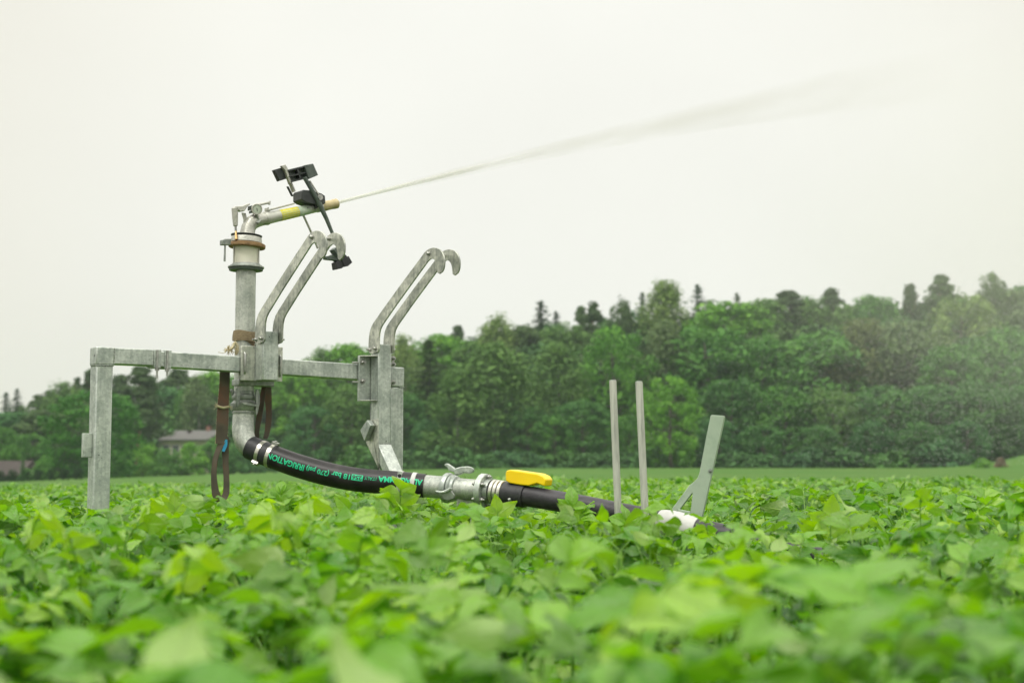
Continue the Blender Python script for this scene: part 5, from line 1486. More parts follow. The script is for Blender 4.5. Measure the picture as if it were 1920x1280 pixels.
TREES = [
 # left-hand wood
 ('spruce', 11, 735, 30, 186, 'spruce', 'slim dark spruce on the far left skyline, left of its twin'),
 ('spruce', 31, 727, 30, 188, 'spruce', 'slim dark spruce on the far left skyline, taller right-hand twin'),
 ('pine', 70, 738, 46, 180, 'warm', 'dark brownish pine on the skyline between the twin spruces and the olive birch'),
 ('pine', 92, 730, 40, 183, 'pine', 'narrow dark pine touching the left side of the olive birch'),
 ('birch', 116, 714, 84, 164, 'olive', 'olive-brown birch with a rounded top left of the left steel post'),
 ('pine', 143, 706, 34, 180, 'pine', 'thin dark pine with a tufted top just left of the left post'),
 ('pine', 168, 690, 40, 178, 'pine', 'tall dark pine partly behind the left post, highest on that side'),
 ('broad', 30, 768, 110, 158, 'teal', 'dark blue-green tree mass at the left edge under the twin spruces'),
 ('tall', 88, 765, 70, 156, 'warm', 'dull brownish tree under the olive birch at far left'),
 ('broad', 4, 795, 70, 132, 'mid', 'mid-green broadleaf tree cut by the left edge of the picture'),
 ('dome', 62, 806, 84, 136, 'mid', 'rounded light tree behind the dark barn roof'),
 ('dome', 182, 722, 190, 122, 'oak', 'large rich green oak spreading on both sides of the left steel post'),
 ('pine', 224, 700, 50, 176, 'pine', 'dark pine showing just right of the left post top'),
 ('pine', 262, 684, 82, 152, 'pine', 'tall pine with a long bare orange trunk standing left of the white house'),
 ('pine', 335, 690, 96, 181, 'warm', 'broad-crowned pine under the beam joint above the house roof'),
 ('tall', 303, 715, 58, 176, 'teal', 'slender dark tree between the bare-trunked pine and the house'),
 ('birch', 372, 702, 62, 170, 'grey', 'birch with pale stems above the ridge of the house'),
 ('broad', 406, 690, 84, 180, 'bright', 'light green tree top peeping under the beam beside the webbing sling'),
 ('birch', 345, 722, 46, 174, 'mid', 'thin green birch directly behind the house roof'),
 ('broad', 452, 700, 90, 182, 'mid', 'green tree behind the riser and the lever coupling'),
 ('tall', 395, 745, 60, 176, 'deep', 'dark narrow tree at the right end of the house'),
 ('broad', 500, 705, 84, 172, 'olive', 'olive tree seen under the first hook bracket'),
 ('broad', 536, 676, 84, 174, 'mid', 'tree whose crown meets the beam right of the first hook bracket'),
 # shrubs below the house
 ('shrub', 226, 842, 76, 140, 'mid', 'bushy shrub at the foot of the left post, leftmost of the row under the house'),
 ('shrub', 270, 822, 84, 143, 'bright', 'light shrub under the bare orange pine trunk'),
 ('shrub', 316, 832, 84, 141, 'mid', 'shrub below the left end of the house wall'),
 ('shrub', 358, 820, 84, 143, 'bright', 'tallest pale shrub in front of the middle of the house'),
 ('shrub', 402, 808, 80, 144, 'mid', 'shrub hiding the right end of the house beside the sling'),
 ('shrub', 440, 822, 80, 144, 'deep', 'dark shrub behind the hanging sling loop'),
 ('shrub', 490, 826, 84, 144, 'teal', 'dark shrub behind the hose clamps'),
 ('shrub', 24, 822, 66, 116, 'mid', 'shrub above the barn roof at the left edge'),
 ('shrub', 88, 846, 52, 112, 'mid', 'rough shrub between the barn and the oak'),
 ('spruce', 46, 845, 20, 100, 'teal', 'small dark conifer standing in front of the barn roof'),
 # centre, skyline and upper slope
 ('broad', 566, 690, 76, 160, 'bright', 'bright low tree just right of the beam above the hose'),
 ('birch', 603, 650, 84, 164, 'olive', 'spreading olive birch on the skyline left of the second hook bracket'),
 ('broad', 652, 638, 88, 166, 'bright', 'bright green tree top just left of the second hook bracket'),
 ('tall', 700, 648, 70, 168, 'mid', 'tree hidden mostly by the second hook bracket'),
 ('birch', 758, 626, 78, 166, 'pale', 'wispy pale birch top right of the second pair of hooks'),
 ('spruce', 803, 636, 74, 150, 'warm', 'dull brown-green spruce with a pointed top right of the right post'),
 ('broad', 826, 622, 92, 174, 'bright', 'fresh green rounded tree top behind the brown-green spruce'),
 ('pine', 858, 608, 42, 182, 'pine', 'dark pointed pine standing up between two pale birches'),
 ('tall', 886, 636, 60, 172, 'olive', 'olive tree under the dark pointed pine'),
 ('birch', 930, 586, 92, 178, 'pale', 'tall pale see-through birch on the skyline left of the spruces'),
 ('birch', 926, 640, 150, 139, 'olive', 'large weeping olive birch in front of the wood above the yellow cover'),
 ('birch', 858, 690, 112, 137, 'olive', 'weeping birch right of the right post, lower than the big one'),
 ('spruce', 1014, 563, 56, 184, 'spruce', 'dark spruce breaking the skyline above the big weeping birch'),
 ('spruce', 1043, 583, 28, 186, 'spruce', 'little thin spruce beside the larger skyline spruce'),
 ('broad', 980, 606, 76, 180, 'warm', 'dull tree top below and left of the skyline spruce'),
 ('broad', 1062, 598, 76, 178, 'olive', 'olive tree top right of the little thin spruce'),
 ('pine', 1090, 572, 40, 182, 'warm', 'small brownish pine left of the leaning pine'),
 ('pine', 1114, 564, 46, 183, 'pine', 'leaning ragged pine left of the round dark pine'),
 ('dome', 1165, 550, 66, 186, 'warm', 'round dark brownish tree top standing above the maple'),
 ('spruce', 1206, 548, 18, 192, 'spruce', 'needle-thin spruce tip left of the tall pale birch'),
 ('birch', 1252, 524, 96, 184, 'pale', 'tallest pale birch on the ridge, left of the gappy spruce'),
 ('spruce', 1311, 533, 46, 184, 'spruce', 'gappy dark spruce on the ridge right of the tall pale birch'),
 ('dome', 1150, 598, 156, 150, 'maple', 'big bright green maple with a domed crown above the two poles'),
 ('birch', 1046, 640, 104, 145, 'olive', 'brownish green birch left of the maple'),
 ('broad', 1092, 745, 120, 137, 'deep', 'dark bushy tree below the maple behind the left pole'),
 ('dome', 1256, 695, 130, 130, 'bright', 'bright green bushy tree between the poles and the forked bracket'),
 ('birch', 1246, 600, 92, 152, 'grey', 'grey-green tree behind the bright bushy tree'),
 ('broad', 1326, 600, 140, 153, 'mid', 'broad green tree right of the maple'),
 ('broad', 1372, 558, 120, 178, 'bright', 'pale green rounded crown on the ridge right of the gappy spruce'),
 ('spruce', 1385, 549, 20, 190, 'warm', 'thin spruce tip above the pale ridge crown'),
 ('broad', 1428, 556, 96, 182, 'olive', 'olive tree on the ridge left of the dark pines'),
 ('pine', 1482, 543, 96, 184, 'pine', 'dark spreading pine on the ridge above the forked bracket'),
 ('broad', 1432, 622, 136, 150, 'mid', 'green broadleaf tree below the dark spreading pine'),
 ('birch', 1528, 556, 90, 182, 'olive', 'olive birch between two dark pines on the ridge'),
 ('pine', 1562, 538, 60, 184, 'pine', 'dark pine on the ridge right of the olive ridge birch'),
 ('broad', 1600, 560, 70, 180, 'olive', 'olive tree between the ridge pine and the rounded crown'),
 ('broad', 1642, 546, 80, 178, 'mid', 'rounded green crown on the ridge before the sharp dip in the skyline'),
 ('broad', 1530, 616, 150, 152, 'mid', 'broad tree in the middle of the right-hand slope'),
 ('birch', 1622, 596, 126, 152, 'brown', 'brownish tree on the right-hand slope under the spray'),
 ('pine', 1712, 530, 40, 181, 'pine', 'narrow pine right of the dip in the skyline'),
 ('pine', 1770, 513, 66, 182, 'warm', 'misty pine left of the high round crown at the right'),
 ('broad', 1706, 590, 134, 153, 'grey', 'grey-green tree in the spray below the narrow pine'),
 ('dome', 1806, 536, 156, 166, 'pale', 'broad pale crown in the spray on the right-hand ridge'),
 ('dome', 1866, 498, 84, 178, 'grey', 'highest round crown on the right, standing above the ridge'),
 ('broad', 1916, 536, 80, 176, 'grey', 'misty tree on the ridge cut by the right edge'),
 ('broad', 1880, 604, 140, 150, 'mid', 'green tree in the spray near the right edge of the picture'),
 ('broad', 1784, 640, 130, 143, 'mid', 'mid-slope tree in the densest part of the spray'),
 ('broad', 1990, 560, 170, 160, 'grey', 'tree just beyond the right edge of the picture'),
 # front row along the meadow
 ('dome', 590, 752, 120, 142, 'teal', 'dark tree above the sagging middle of the hose, first in the front row'),
 ('broad', 660, 716, 110, 143, 'olive', 'front-row olive tree left of the angled socket'),
 ('broad', 752, 730, 104, 142, 'deep', 'front-row dark tree right of the right post'),
 ('dome', 810, 778, 90, 138, 'teal', 'low dark front-row tree above the pipe coupling'),
 ('dome', 990, 752, 110, 137, 'deep', 'low dark front-row tree right of the yellow cover'),
 ('dome', 1040, 772, 90, 135, 'mid', 'low leafy tree left of the left pole'),
 ('dome', 1180, 772, 84, 134, 'mid', 'low leafy tree seen between the two poles'),
 ('broad', 1372, 700, 120, 140, 'deep', 'front-row tree behind the top of the forked bracket'),
 ('dome', 1345, 780, 90, 134, 'teal', 'low dark tree left of the forked bracket top'),
 ('broad', 1470, 716, 130, 139, 'mid', 'front-row tree right of the forked bracket'),
 ('dome', 1430, 790, 100, 134, 'deep', 'low front-row tree right of the forked bracket foot'),
 ('broad', 1562, 722, 120, 138, 'olive', 'front-row dull green tree left of the spray'),
 ('dome', 1530, 790, 100, 133, 'deep', 'low bushy tree at the meadow edge left of the spray'),
 ('broad', 1655, 716, 130, 138, 'deep', 'front-row dark tree where the spray begins'),
 ('dome', 1630, 785, 100, 133, 'teal', 'low dark tree at the meadow edge under the spray'),
 ('broad', 1745, 712, 130, 137, 'deep', 'front-row tree inside the spray'),
 ('dome', 1725, 785, 100, 132, 'deep', 'low tree inside the spray above the meadow'),
 ('broad', 1838, 706, 140, 136, 'deep', 'front-row tree near the right edge inside the spray'),
 ('dome', 1812, 782, 100, 132, 'teal', 'low dark tree left of the grassy bank'),
 ('broad', 1925, 716, 140, 137, 'deep', 'front-row tree cut by the right edge above the grassy bank'),
 ('broad', -80, 770, 150, 140, 'mid', 'tree just beyond the left edge of the picture'),
]
for tt in TREES: tree(*tt)

# the rest of the wood: closed canopy behind and between the trees one can tell apart
g = np.random.default_rng(77)
Vw, Hw = [], []
def fill(kind, X, Y, H, wid, col, dens):
    me, tm_, V, T = CROWN[(kind, int(g.integers(NV[kind])))]
    q = V.reshape(-1, 4, 3); n = len(q); keep = g.random(n) < dens
    q = q[keep]; tt_ = T.reshape(-1, 4)[keep]
    ctr = q.mean(1, keepdims=True); q = ctr + (q - ctr) * 1.5
    a = g.uniform(0, 6.283); c_, s_ = math.cos(a), math.sin(a)
    s = wid / (2 * HALFW[kind])
    x = (q[..., 0] * c_ - q[..., 1] * s_) * s + X; y = (q[..., 0] * s_ + q[..., 1] * c_) * s + Y; z = q[..., 2] * H + tz(X, Y) - 0.2
    Vw.append(np.stack([x, y, z], -1).reshape(-1, 3))
    base = np.array(COL[col]) * g.uniform(0.8, 1.15)
    cl = base[None, :] * 1.6 * (0.55 + 0.95 * tt_.reshape(-1)[:, None])
    Hw.append(np.concatenate([cl, np.ones((len(cl), 1))], 1))
SKY = np.array([(-900, 760), (0, 752), (120, 730), (200, 716), (300, 706), (420, 708), (540, 698), (640, 674), (760, 662), (860, 640), (960, 618), (1060, 606), (1160, 590), (1280, 576), (1400, 570), (1560, 564), (1700, 558), (1800, 546), (1960, 540), (2900, 540)])
for Y, step, lift in ((160, 3.6, 85), (173, 3.8, 48), (187, 4.2, 16), (201, 4.6, 6)):
    x0, x1 = -0.62 * Y, 0.62 * Y
    X = x0
    while X < x1:
        Xj, Yj = X + g.uniform(-1, 1), Y + g.uniform(-4, 4)
        px = 960 + Xj / Yj * FPX
        X += step
        if 285 < px < 412 and Yj < 178: continue           # the clearing with the house
        if px < 520 and Yj < 160 and not (60 < px < 285): continue
        ty = float(np.interp(px, SKY[:, 0], SKY[:, 1])) + lift - (15 if px > 640 else 4) + g.uniform(-10, 16)
        H = P(px, ty, Yj).z - tz(Xj, Yj)
        if H < 4: continue
        kd = ('broad', 'tall', 'broad', 'birch')[int(g.integers(4))]
        fill(kd, Xj, Yj, H, g.uniform(5.5, 8.5), ('mid', 'deep', 'olive', 'teal', 'warm', 'mid')[int(g.integers(6))], 0.30)
# undergrowth along the foot of the wood
X = -14
while X < 70:
    Yj = 131 + g.uniform(-1.5, 2.5)
    if X > 40: Yj += 4
    fill('shrub', X, Yj, g.uniform(1.6, 3.2), g.uniform(4, 6.5), ('deep', 'teal', 'mid')[int(g.integers(3))], 0.4)
    X += 1.9
Vw = np.concatenate(Vw); Hw = np.concatenate(Hw)
wood = link('distant_wood', mesh_np('distant_wood', Vw, np.arange(len(Vw)).reshape(-1, 4), M['wood'], attrs={'hue': Hw}, smooth=False))
tag(wood, 'closed green canopy of the wood behind and between the single trees', 'wood', kind='stuff')
print('wood quads', len(Vw) // 4)

# hedge, white flowering bush, bank bushes
Vh, Th = CROWN[('shrub', 0)][2], CROWN[('shrub', 0)][3]
def hedge():
    parts = []; cols = []
    for k in range(13):
        X = -43 + k * 0.95; Y = 104.0
        q = Vh.reshape(-1, 4, 3)[g.random(len(Vh) // 4) < 0.35]; ct = q.mean(1, keepdims=True); q = ct + (q - ct) * 1.3
        q = q * np.array([0.85, 0.7, 1.0]) + np.array([X, Y, tz(X, Y)]); parts.append(q.reshape(-1, 3))
    return np.concatenate(parts)
V = hedge(); Xh, Yh = -38.0, 104.0
o = empty('hedge', (Xh, Yh, tz(Xh, Yh)), 'low clipped dark hedge in front of the barn at the left edge', 'hedge')
me = mesh_np('foliage', V - np.array([Xh, Yh, tz(Xh, Yh)]), np.arange(len(V)).reshape(-1, 4), M['crown'], attrs={'tone': np.full(len(V), 0.4)}, smooth=False)
h = link('foliage', me, o); h.color = (0.028, 0.07, 0.025, 1)
o = tree('shrub', 56, 872, 34, 106, 'mid', 'shrub with white blossom between barn and oak')
M['blossom'] = noisy('white_blossom', (0.55, 0.55, 0.48), (0.75, 0.75, 0.68), 3, 0.8)
q = Vh.reshape(-1, 4, 3)[::23]; ct = q.mean(1, keepdims=True); q = ct * 1.06 + (q - ct) * 0.9
link('blossom', mesh_np('blossom', q.reshape(-1, 3), np.arange(len(q) * 4).reshape(-1, 4), M['blossom'], smooth=False), o)
COL['pinkish'] = (0.13, 0.092, 0.075)
tree('shrub', 1872, 859, 30, 113, 'pinkish', 'small pinkish dry bush at the foot of the grassy bank')
tree('shrub', 1838, 857, 44, 114, 'bright', 'light green bush left of the pinkish dry bush')

# ================================================================ house and barn
M['roof_grey'] = noisy('grey_sheet_roof', (0.085, 0.083, 0.08), (0.14, 0.136, 0.13), 2, 0.8, 0, 0.2, stretch=(6, 1, 1))
M['wall_cream'] = noisy('cream_house_wall', (0.44, 0.42, 0.33), (0.56, 0.53, 0.42), 1.5, 0.9)
M['roof_brown'] = noisy('brown_tiled_roof', (0.034, 0.026, 0.024), (0.062, 0.048, 0.044), 2.5, 0.9, 0, 0.3)
M['barn_wall'] = noisy('dark_barn_boards', (0.05, 0.055, 0.06), (0.11, 0.115, 0.12), 2, 0.9, stretch=(5, 1, 1))
M['brick'] = noisy('red_brick', (0.20, 0.10, 0.08), (0.28, 0.15, 0.11), 4, 0.9)
M['pane'] = noisy('dark_window_glass', (0.03, 0.04, 0.045), (0.07, 0.08, 0.085), 2, 0.15)
Yh = 160.0
e0 = P(298, 823, Yh); e1_ = P(388, 817, Yh - 2.2)
hd_ = Vector((e1_.x - e0.x, e1_.y - e0.y, 0)); hl = hd_.length; hd_.normalize(); hn = Vector((hd_.y, -hd_.x, 0))
zev = e0.z; zb_ = tz(e0.x, e0.y) - 1.0
house = empty('house', Vector((e0.x, e0.y, zb_)), 'cream bungalow with a low grey roof half hidden by shrubs under the trees', 'house')
ww = 4.6
mb = MB(); mb.hexa([e0 - hn * 0 + Vector((0, 0, zb_ - zev)), e0 + hd_ * hl + Vector((0, 0, zb_ - zev)), e0 + hd_ * hl - hn * ww + Vector((0, 0, zb_ - zev)), e0 - hn * ww + Vector((0, 0, zb_ - zev)),
                    e0, e0 + hd_ * hl, e0 + hd_ * hl - hn * ww, e0 - hn * ww])
mb.prism([e0 + hd_ * hl, e0 + hd_ * hl - hn * ww, e0 + hd_ * hl - hn * ww / 2 + UPV * 0.78], hd_ * -0.2)
mb.build('wall', M['wall_cream'], house)
mb = MB(); r0 = e0 - hd_ * 0.5 + hn * 0.5 - UPV * 0.18; r1 = e0 + hd_ * (hl + 0.5) + hn * 0.5 - UPV * 0.18
g0 = e0 - hd_ * 0.5 - hn * ww / 2 + UPV * 0.86; g1 = e0 + hd_ * (hl + 0.5) - hn * ww / 2 + UPV * 0.86
k0 = e0 - hd_ * 0.5 - hn * (ww + 0.5) - UPV * 0.18; k1 = e0 + hd_ * (hl + 0.5) - hn * (ww + 0.5) - UPV * 0.18
dz = UPV * 0.14
mb.hexa([r0, r1, g1, g0, r0 + dz, r1 + dz, g1 + dz, g0 + dz]); mb.hexa([g0 - hn * 0.01, g1 - hn * 0.01, k1, k0, g0 + dz - hn * 0.01, g1 + dz - hn * 0.01, k1 + dz, k0 + dz])
rf = mb.build('roof', M['roof_grey'], house)
mb = MB(); cc = e0 + hd_ * hl * 0.80 - hn * ww / 2 + UPV * 0.6; mb.bar(cc, cc + UPV * 0.85, hd_ * 0.22, hn * 0.22); mb.build('chimney', M['brick'], rf)
mb = MB(); cc = e0 + hd_ * hl * 0.47 - hn * ww * 0.35 + UPV * 0.5; mb.bar(cc, cc + UPV * 0.5, hd_ * 0.18, hn * 0.18); mb.build('vent_pipe', M['roof_brown'], rf)
for f in (0.16, 0.36, 0.56, 0.76):
    c0_ = e0 + hd_ * hl * f - UPV * 1.1 + hn * 0.003
    mb = MB(); mb.bar(c0_ - hd_ * 0.5, c0_ + hd_ * 0.5, UPV * 0.5, hn * 0.05); w_ = mb.build('window', M['white'], house)
    mb = MB(); mb.bar(c0_ - hd_ * 0.42 + hn * 0.052, c0_ + hd_ * 0.42 + hn * 0.052, UPV * 0.42, hn * 0.01); mb.build('pane', M['pane'], w_)
# barn with the long dark roof at the left edge
Yb = 112.0
a = P(-70, 893, Yb); b = P(36, 893, Yb)
zb_ = tz(a.x, Yb) - 0.4
barn = empty('barn', Vector((b.x, Yb, zb_)), 'long low barn with a brown roof at the left edge behind the hedge', 'barn')
mb = MB(); mb.hexa([Vector((a.x, Yb, zb_)), Vector((b.x, Yb, zb_)), Vector((b.x, Yb + 5, zb_)), Vector((a.x, Yb + 5, zb_)), Vector((a.x, Yb, a.z + 0.05)), Vector((b.x, Yb, a.z + 0.05)), Vector((b.x, Yb + 5, a.z + 0.05)), Vector((a.x, Yb + 5, a.z + 0.05))]); mb.build('wall', M['barn_wall'], barn)
zr = P(0, 866, Yb + 2.5).z
mb = MB()
for sg in (0, 1):
    y0, y1 = (Yb - 0.35, Yb + 2.5) if sg == 0 else (Yb + 2.505, Yb + 5.35)
    z0, z1 = (a.z, zr) if sg == 0 else (zr, a.z)
    mb.hexa([Vector((a.x, y0, z0)), Vector((b.x + 0.2, y0, z0)), Vector((b.x + 0.2, y1, z1)), Vector((a.x, y1, z1)), Vector((a.x, y0, z0 + 0.12)), Vector((b.x + 0.2, y0, z0 + 0.12)), Vector((b.x + 0.2, y1, z1 + 0.12)), Vector((a.x, y1, z1 + 0.12))])
mb.build('roof', M['roof_brown'], barn)
mb = MB(); wcx = P(18, 896, Yb); mb.bar(Vector((wcx.x - 0.7, Yb - 0.02, wcx.z)), Vector((wcx.x + 0.5, Yb - 0.02, wcx.z)), Vector((0, 0, 0.11)), Vector((0, 0.03, 0))); mb.build('window', M['pane'], barn)
a = P(50, 885, Yb + 2); 
shed = empty('shed', Vector((a.x, Yb + 3, tz(a.x, Yb))), 'small brown-roofed shed peeping out right of the small conifer', 'shed')
mb = MB(); mb.bar(Vector((a.x, Yb + 3, tz(a.x, Yb) - 0.2)), Vector((a.x + 0.9, Yb + 3, tz(a.x, Yb) - 0.2)), Vector((0, 1, 0)), Vector((0, 0, 1.0))); mb.build('wall', M['barn_wall'], shed)
z0, z1 = P(60, 878, Yb + 2).z, P(60, 866, Yb + 3).z
mb = MB(); mb.prism([Vector((a.x - 0.1, Yb + 1.8, z0)), Vector((a.x - 0.1, Yb + 4.2, z0)), Vector((a.x - 0.1, Yb + 3, z1))], Vector((1.15, 0, 0))); mb.build('roof', M['roof_brown'], shed)
# ================================================================ water: solid jet breaking into spray, drifting mist, drops
jet_dir = Vector((0.82 * math.cos(R(18)), 0.572 * math.cos(R(18)), math.sin(R(18))))
tip = b2
# direction chosen so that the stream leaves along the barrel: same vertical plane, sagging under gravity
best = None
for el in np.linspace(8, 26, 73):
    d_ = Vector((math.sin(R(55)) * math.cos(R(el)), math.cos(R(55)) * math.cos(R(el)), math.sin(R(el))))
    q = tip + d_ * 1.2 - Vector((0, 0, 4.905 * (1.2 / 25.0) ** 2))
    x_, y_ = proj(q); err = abs(y_ - np.interp(x_, [632, 950, 1300, 1640], [379, 301, 222, 158]))
    if best is None or err < best[0]: best = (err, d_)
jd = best[1]
def jet_at(s): return tip + jd * s - Vector((0, 0, 4.905 * (s / 25.0) ** 2))
def jet_vol():
    m = bpy.data.materials.new('spray_vapour'); m.use_nodes = True; nt = m.node_tree
    for n in list(nt.nodes):
        if n.type != 'OUTPUT_MATERIAL': nt.nodes.remove(n)
    at = nd(nt, 'ShaderNodeTexCoord')
    pv = nd(nt, 'ShaderNodeVolumePrincipled')
    pv.inputs['Color'].default_value = (0.70, 0.69, 0.57, 1)
    # coordinate along the jet, and distance from its axis (object space: x along, scaled by local radius in y,z)
    sp = nd(nt, 'ShaderNodeSeparateXYZ'); nt.links.new(at.outputs['Object'], sp.inputs[0])
    n1 = nd(nt, 'ShaderNodeTexNoise', Scale=3.0, Detail=4)
    mp = nd(nt, 'ShaderNodeMapping'); mp.inputs['Scale'].default_value = (0.7, 4, 4); nt.links.new(at.outputs['Object'], mp.inputs['Vector']); nt.links.new(mp.outputs[0], n1.inputs['Vector'])
    d = nd(nt, 'ShaderNodeMapRange'); d.inputs['From Min'].default_value = 0.3; d.inputs['From Max'].default_value = 7.0
    d.inputs['To Min'].default_value = 1.0; d.inputs['To Max'].default_value = 0.0; nt.links.new(sp.outputs['X'], d.inputs['Value'])
    p2 = nd(nt, 'ShaderNodeMath', _operation='POWER'); p2.inputs[1].default_value = 3.1; nt.links.new(d.outputs[0], p2.inputs[0])
    nn = nd(nt, 'ShaderNodeMapRange'); nn.inputs['From Min'].default_value = 0.38; nn.inputs['From Max'].default_value = 0.66; nn.inputs['To Min'].default_value = 0.25; nn.inputs['To Max'].default_value = 1.4
    nt.links.new(n1.outputs['Fac'], nn.inputs['Value'])
    ml = nd(nt, 'ShaderNodeMath', _operation='MULTIPLY'); nt.links.new(p2.outputs[0], ml.inputs[0]); nt.links.new(nn.outputs[0], ml.inputs[1])
    m2 = nd(nt, 'ShaderNodeMath', _operation='MULTIPLY'); m2.inputs[1].default_value = 4.6; nt.links.new(ml.outputs[0], m2.inputs[0])
    nt.links.new(m2.outputs[0], pv.inputs['Density'])
    nt.links.new(pv.outputs[0], nt.nodes['Material Output'].inputs['Volume'])
    return m
# local frame of the jet: x along the first direction
jx = jd; jy = jx.cross(UPV).normalized(); jz = jy.cross(jx)
Mj = Matrix((jx, jy, jz)).transposed().to_4x4(); Mj.translation = tip
Minv = Mj.inverted()
jet = empty('water_jet', tip, 'long water jet shooting from the nozzle up to the right and breaking into spray', 'water jet')
def jet_part(name, mat, srange, rad, n):
    mb = MB(); pts = [jet_at(s) for s in srange]; mb.tube(pts, [rad(s) for s in srange], n)
    me = bpy.data.meshes.new(name); me.from_pydata([tuple(Minv @ v) for v in mb.v], [], mb.f); me.update()
    bm = bmesh.new(); bm.from_mesh(me); bmesh.ops.recalc_face_normals(bm, faces=bm.faces); bm.to_mesh(me); bm.free()
    me.polygons.foreach_set('use_smooth', [True] * len(me.polygons)); me.materials.append(mat)
    o = bpy.data.objects.new(name, me); C.objects.link(o); o.parent = jet
    o.rotation_euler = Mj.to_euler(); return o
def core_mat():
    m, nt, b = new_mat('white_water')
    b.inputs['Base Color'].default_value = (0.80, 0.82, 0.72, 1); b.inputs['Roughness'].default_value = 0.25
    tcn = nd(nt, 'ShaderNodeTexCoord'); n1 = nd(nt, 'ShaderNodeTexNoise', Scale=6, Detail=5)
    mp = nd(nt, 'ShaderNodeMapping'); mp.inputs['Scale'].default_value = (1.2, 14, 14); nt.links.new(tcn.outputs['Object'], mp.inputs['Vector']); nt.links.new(mp.outputs[0], n1.inputs['Vector'])
    sp = nd(nt, 'ShaderNodeSeparateXYZ'); nt.links.new(tcn.outputs['Object'], sp.inputs[0])
    d = nd(nt, 'ShaderNodeMapRange'); d.inputs['From Min'].default_value = 0.0; d.inputs['From Max'].default_value = 1.5; d.inputs['To Min'].default_value = 0.55; d.inputs['To Max'].default_value = 0.0
    nt.links.new(sp.outputs['X'], d.inputs['Value'])
    r_ = nd(nt, 'ShaderNodeMapRange'); r_.inputs['From Min'].default_value = 0.35; r_.inputs['From Max'].default_value = 0.65; r_.inputs['To Min'].default_value = 0.5; r_.inputs['To Max'].default_value = 1.2
    nt.links.new(n1.outputs['Fac'], r_.inputs['Value'])
    ml = nd(nt, 'ShaderNodeMath', _operation='MULTIPLY'); ml.use_clamp = True; nt.links.new(d.outputs[0], ml.inputs[0]); nt.links.new(r_.outputs[0], ml.inputs[1])
    nt.links.new(ml.outputs[0], b.inputs['Alpha'])
    b.inputs['Subsurface Weight'].default_value = 0.0
    return m
jv = jet_vol()
jet_part('solid_stream', core_mat(), np.linspace(-0.012, 1.95, 30), lambda s: 0.0085 + 0.006 * max(0, s), 14)
jet_part('spray_cone', jv, np.linspace(0.02, 7.0, 40), lambda s: 0.011 + 0.017 * s + 0.0040 * s * s, 24)

# drifting mist where the jet comes down, right of the picture
def mist_mat():
    m = bpy.data.materials.new('drifting_mist'); m.use_nodes = True; nt = m.node_tree
    for n in list(nt.nodes):
        if n.type != 'OUTPUT_MATERIAL': nt.nodes.remove(n)
    pv = nd(nt, 'ShaderNodeVolumePrincipled'); pv.inputs['Color'].default_value = (0.86, 0.86, 0.79, 1)
    pv.inputs['Anisotropy'].default_value = 0.2
    t = nd(nt, 'ShaderNodeTexCoord')
    ln = nd(nt, 'ShaderNodeVectorMath', _operation='LENGTH'); nt.links.new(t.outputs['Object'], ln.inputs[0])
    d = nd(nt, 'ShaderNodeMapRange'); d.interpolation_type = 'SMOOTHSTEP'; d.inputs['From Min'].default_value = 0.05; d.inputs['From Max'].default_value = 1.0; d.inputs['To Min'].default_value = 0.0135; d.inputs['To Max'].default_value = 0.0
    nt.links.new(ln.outputs['Value'], d.inputs['Value'])
    n1 = nd(nt, 'ShaderNodeTexNoise', Scale=2.0, Detail=3); nt.links.new(t.outputs['Object'], n1.inputs['Vector'])
    r_ = nd(nt, 'ShaderNodeMapRange'); r_.inputs['From Min'].default_value = 0.35; r_.inputs['From Max'].default_value = 0.65; r_.inputs['To Min'].default_value = 0.5; r_.inputs['To Max'].default_value = 1.4
    nt.links.new(n1.outputs['Fac'], r_.inputs['Value'])
    ml = nd(nt, 'ShaderNodeMath', _operation='MULTIPLY'); nt.links.new(d.outputs[0], ml.inputs[0]); nt.links.new(r_.outputs[0], ml.inputs[1])
    nt.links.new(ml.outputs[0], pv.inputs['Density']); nt.links.new(pv.outputs[0], nt.nodes['Material Output'].inputs['Volume'])
    return m
bm = bmesh.new(); bmesh.ops.create_icosphere(bm, subdivisions=4, radius=1.0); me = bpy.data.meshes.new('mist'); bm.to_mesh(me); bm.free()
me.materials.append(mist_mat())
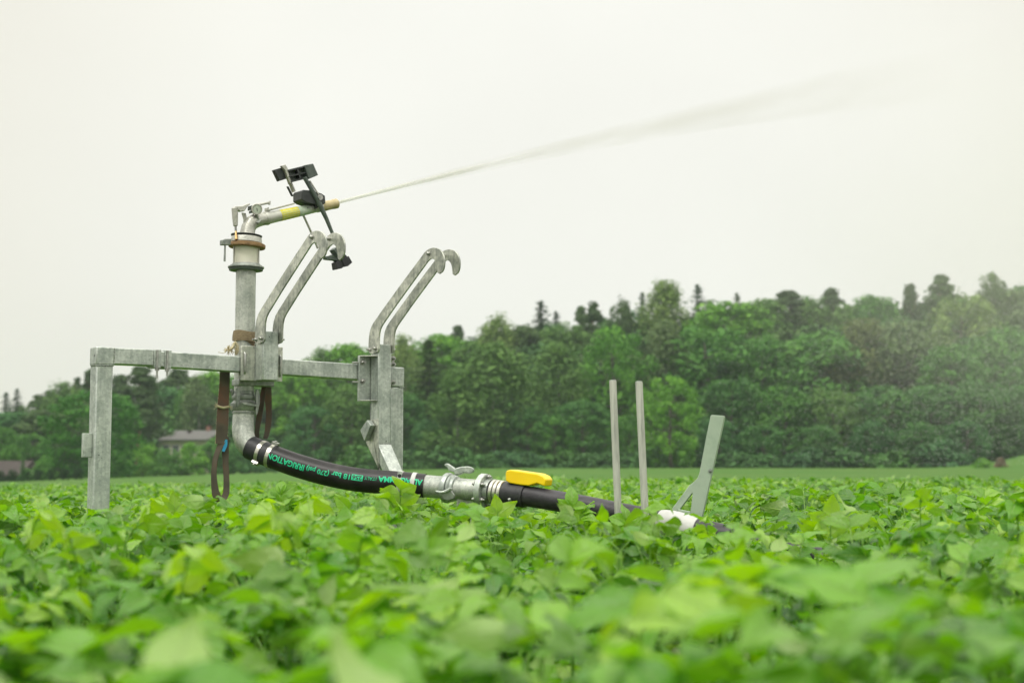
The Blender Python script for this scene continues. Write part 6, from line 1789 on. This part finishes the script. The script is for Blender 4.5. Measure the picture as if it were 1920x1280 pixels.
mist = link('mist', me, None, (18.5, 46, 9.2)); mist.scale = (15, 18, 9.5)
tag(mist, 'pale drifting spray mist in front of the wood at the right', 'mist', kind='stuff')

# falling drops in the mist
g = np.random.default_rng(3)
n = 60000
px_ = 1900 + g.normal(0, 260, n); py_ = 690 + g.normal(0, 140, n); Yd = g.uniform(17, 42, n)
ok_ = (py_ < 872) & (py_ > 420); px_, py_, Yd = px_[ok_], py_[ok_], Yd[ok_]
pos = np.array([tuple(P(a, b, c)) for a, b, c in zip(px_, py_, Yd)])
ok_ = pos[:, 2] > 0.85; pos = pos[ok_]
r_ = g.uniform(0.0022, 0.0050, len(pos))[:, None]
tet = np.array([(0, 0, 1.5), (0.94, 0, -0.4), (-0.47, 0.82, -0.4), (-0.47, -0.82, -0.4)])
V = (pos[:, None, :] + tet[None] * r_[:, None, :]).reshape(-1, 3)
F = (np.arange(len(pos))[:, None, None] * 4 + np.array([(0, 1, 2), (0, 2, 3), (0, 3, 1), (1, 3, 2)])[None]).reshape(-1, 3)
m, nt, b = new_mat('water_drops'); b.inputs['Base Color'].default_value = (0.72, 0.74, 0.70, 1); b.inputs['Roughness'].default_value = 0.2
drops = link('water_drops', mesh_np('water_drops', V, F, m))
tag(drops, 'fine water drops falling through the mist at the right', 'water drops', kind='stuff')

# ================================================================ air
bm = bmesh.new(); bmesh.ops.create_cube(bm, size=1.0); me = bpy.data.meshes.new('haze'); bm.to_mesh(me); bm.free()
m = bpy.data.materials.new('haze_air'); m.use_nodes = True; nt = m.node_tree
for n_ in list(nt.nodes):
    if n_.type != 'OUTPUT_MATERIAL': nt.nodes.remove(n_)
pv = nd(nt, 'ShaderNodeVolumePrincipled'); pv.inputs['Density'].default_value = 0.00036; pv.inputs['Color'].default_value = (0.80, 0.89, 0.93, 1)
nt.links.new(pv.outputs[0], nt.nodes['Material Output'].inputs['Volume'])
me.materials.append(m)
haze = link('haze', me, None, (0, 0, 20)); haze.scale = (1300, 1300, 48)
tag(haze, 'thin pale air between the field and the wood', 'haze', kind='stuff')
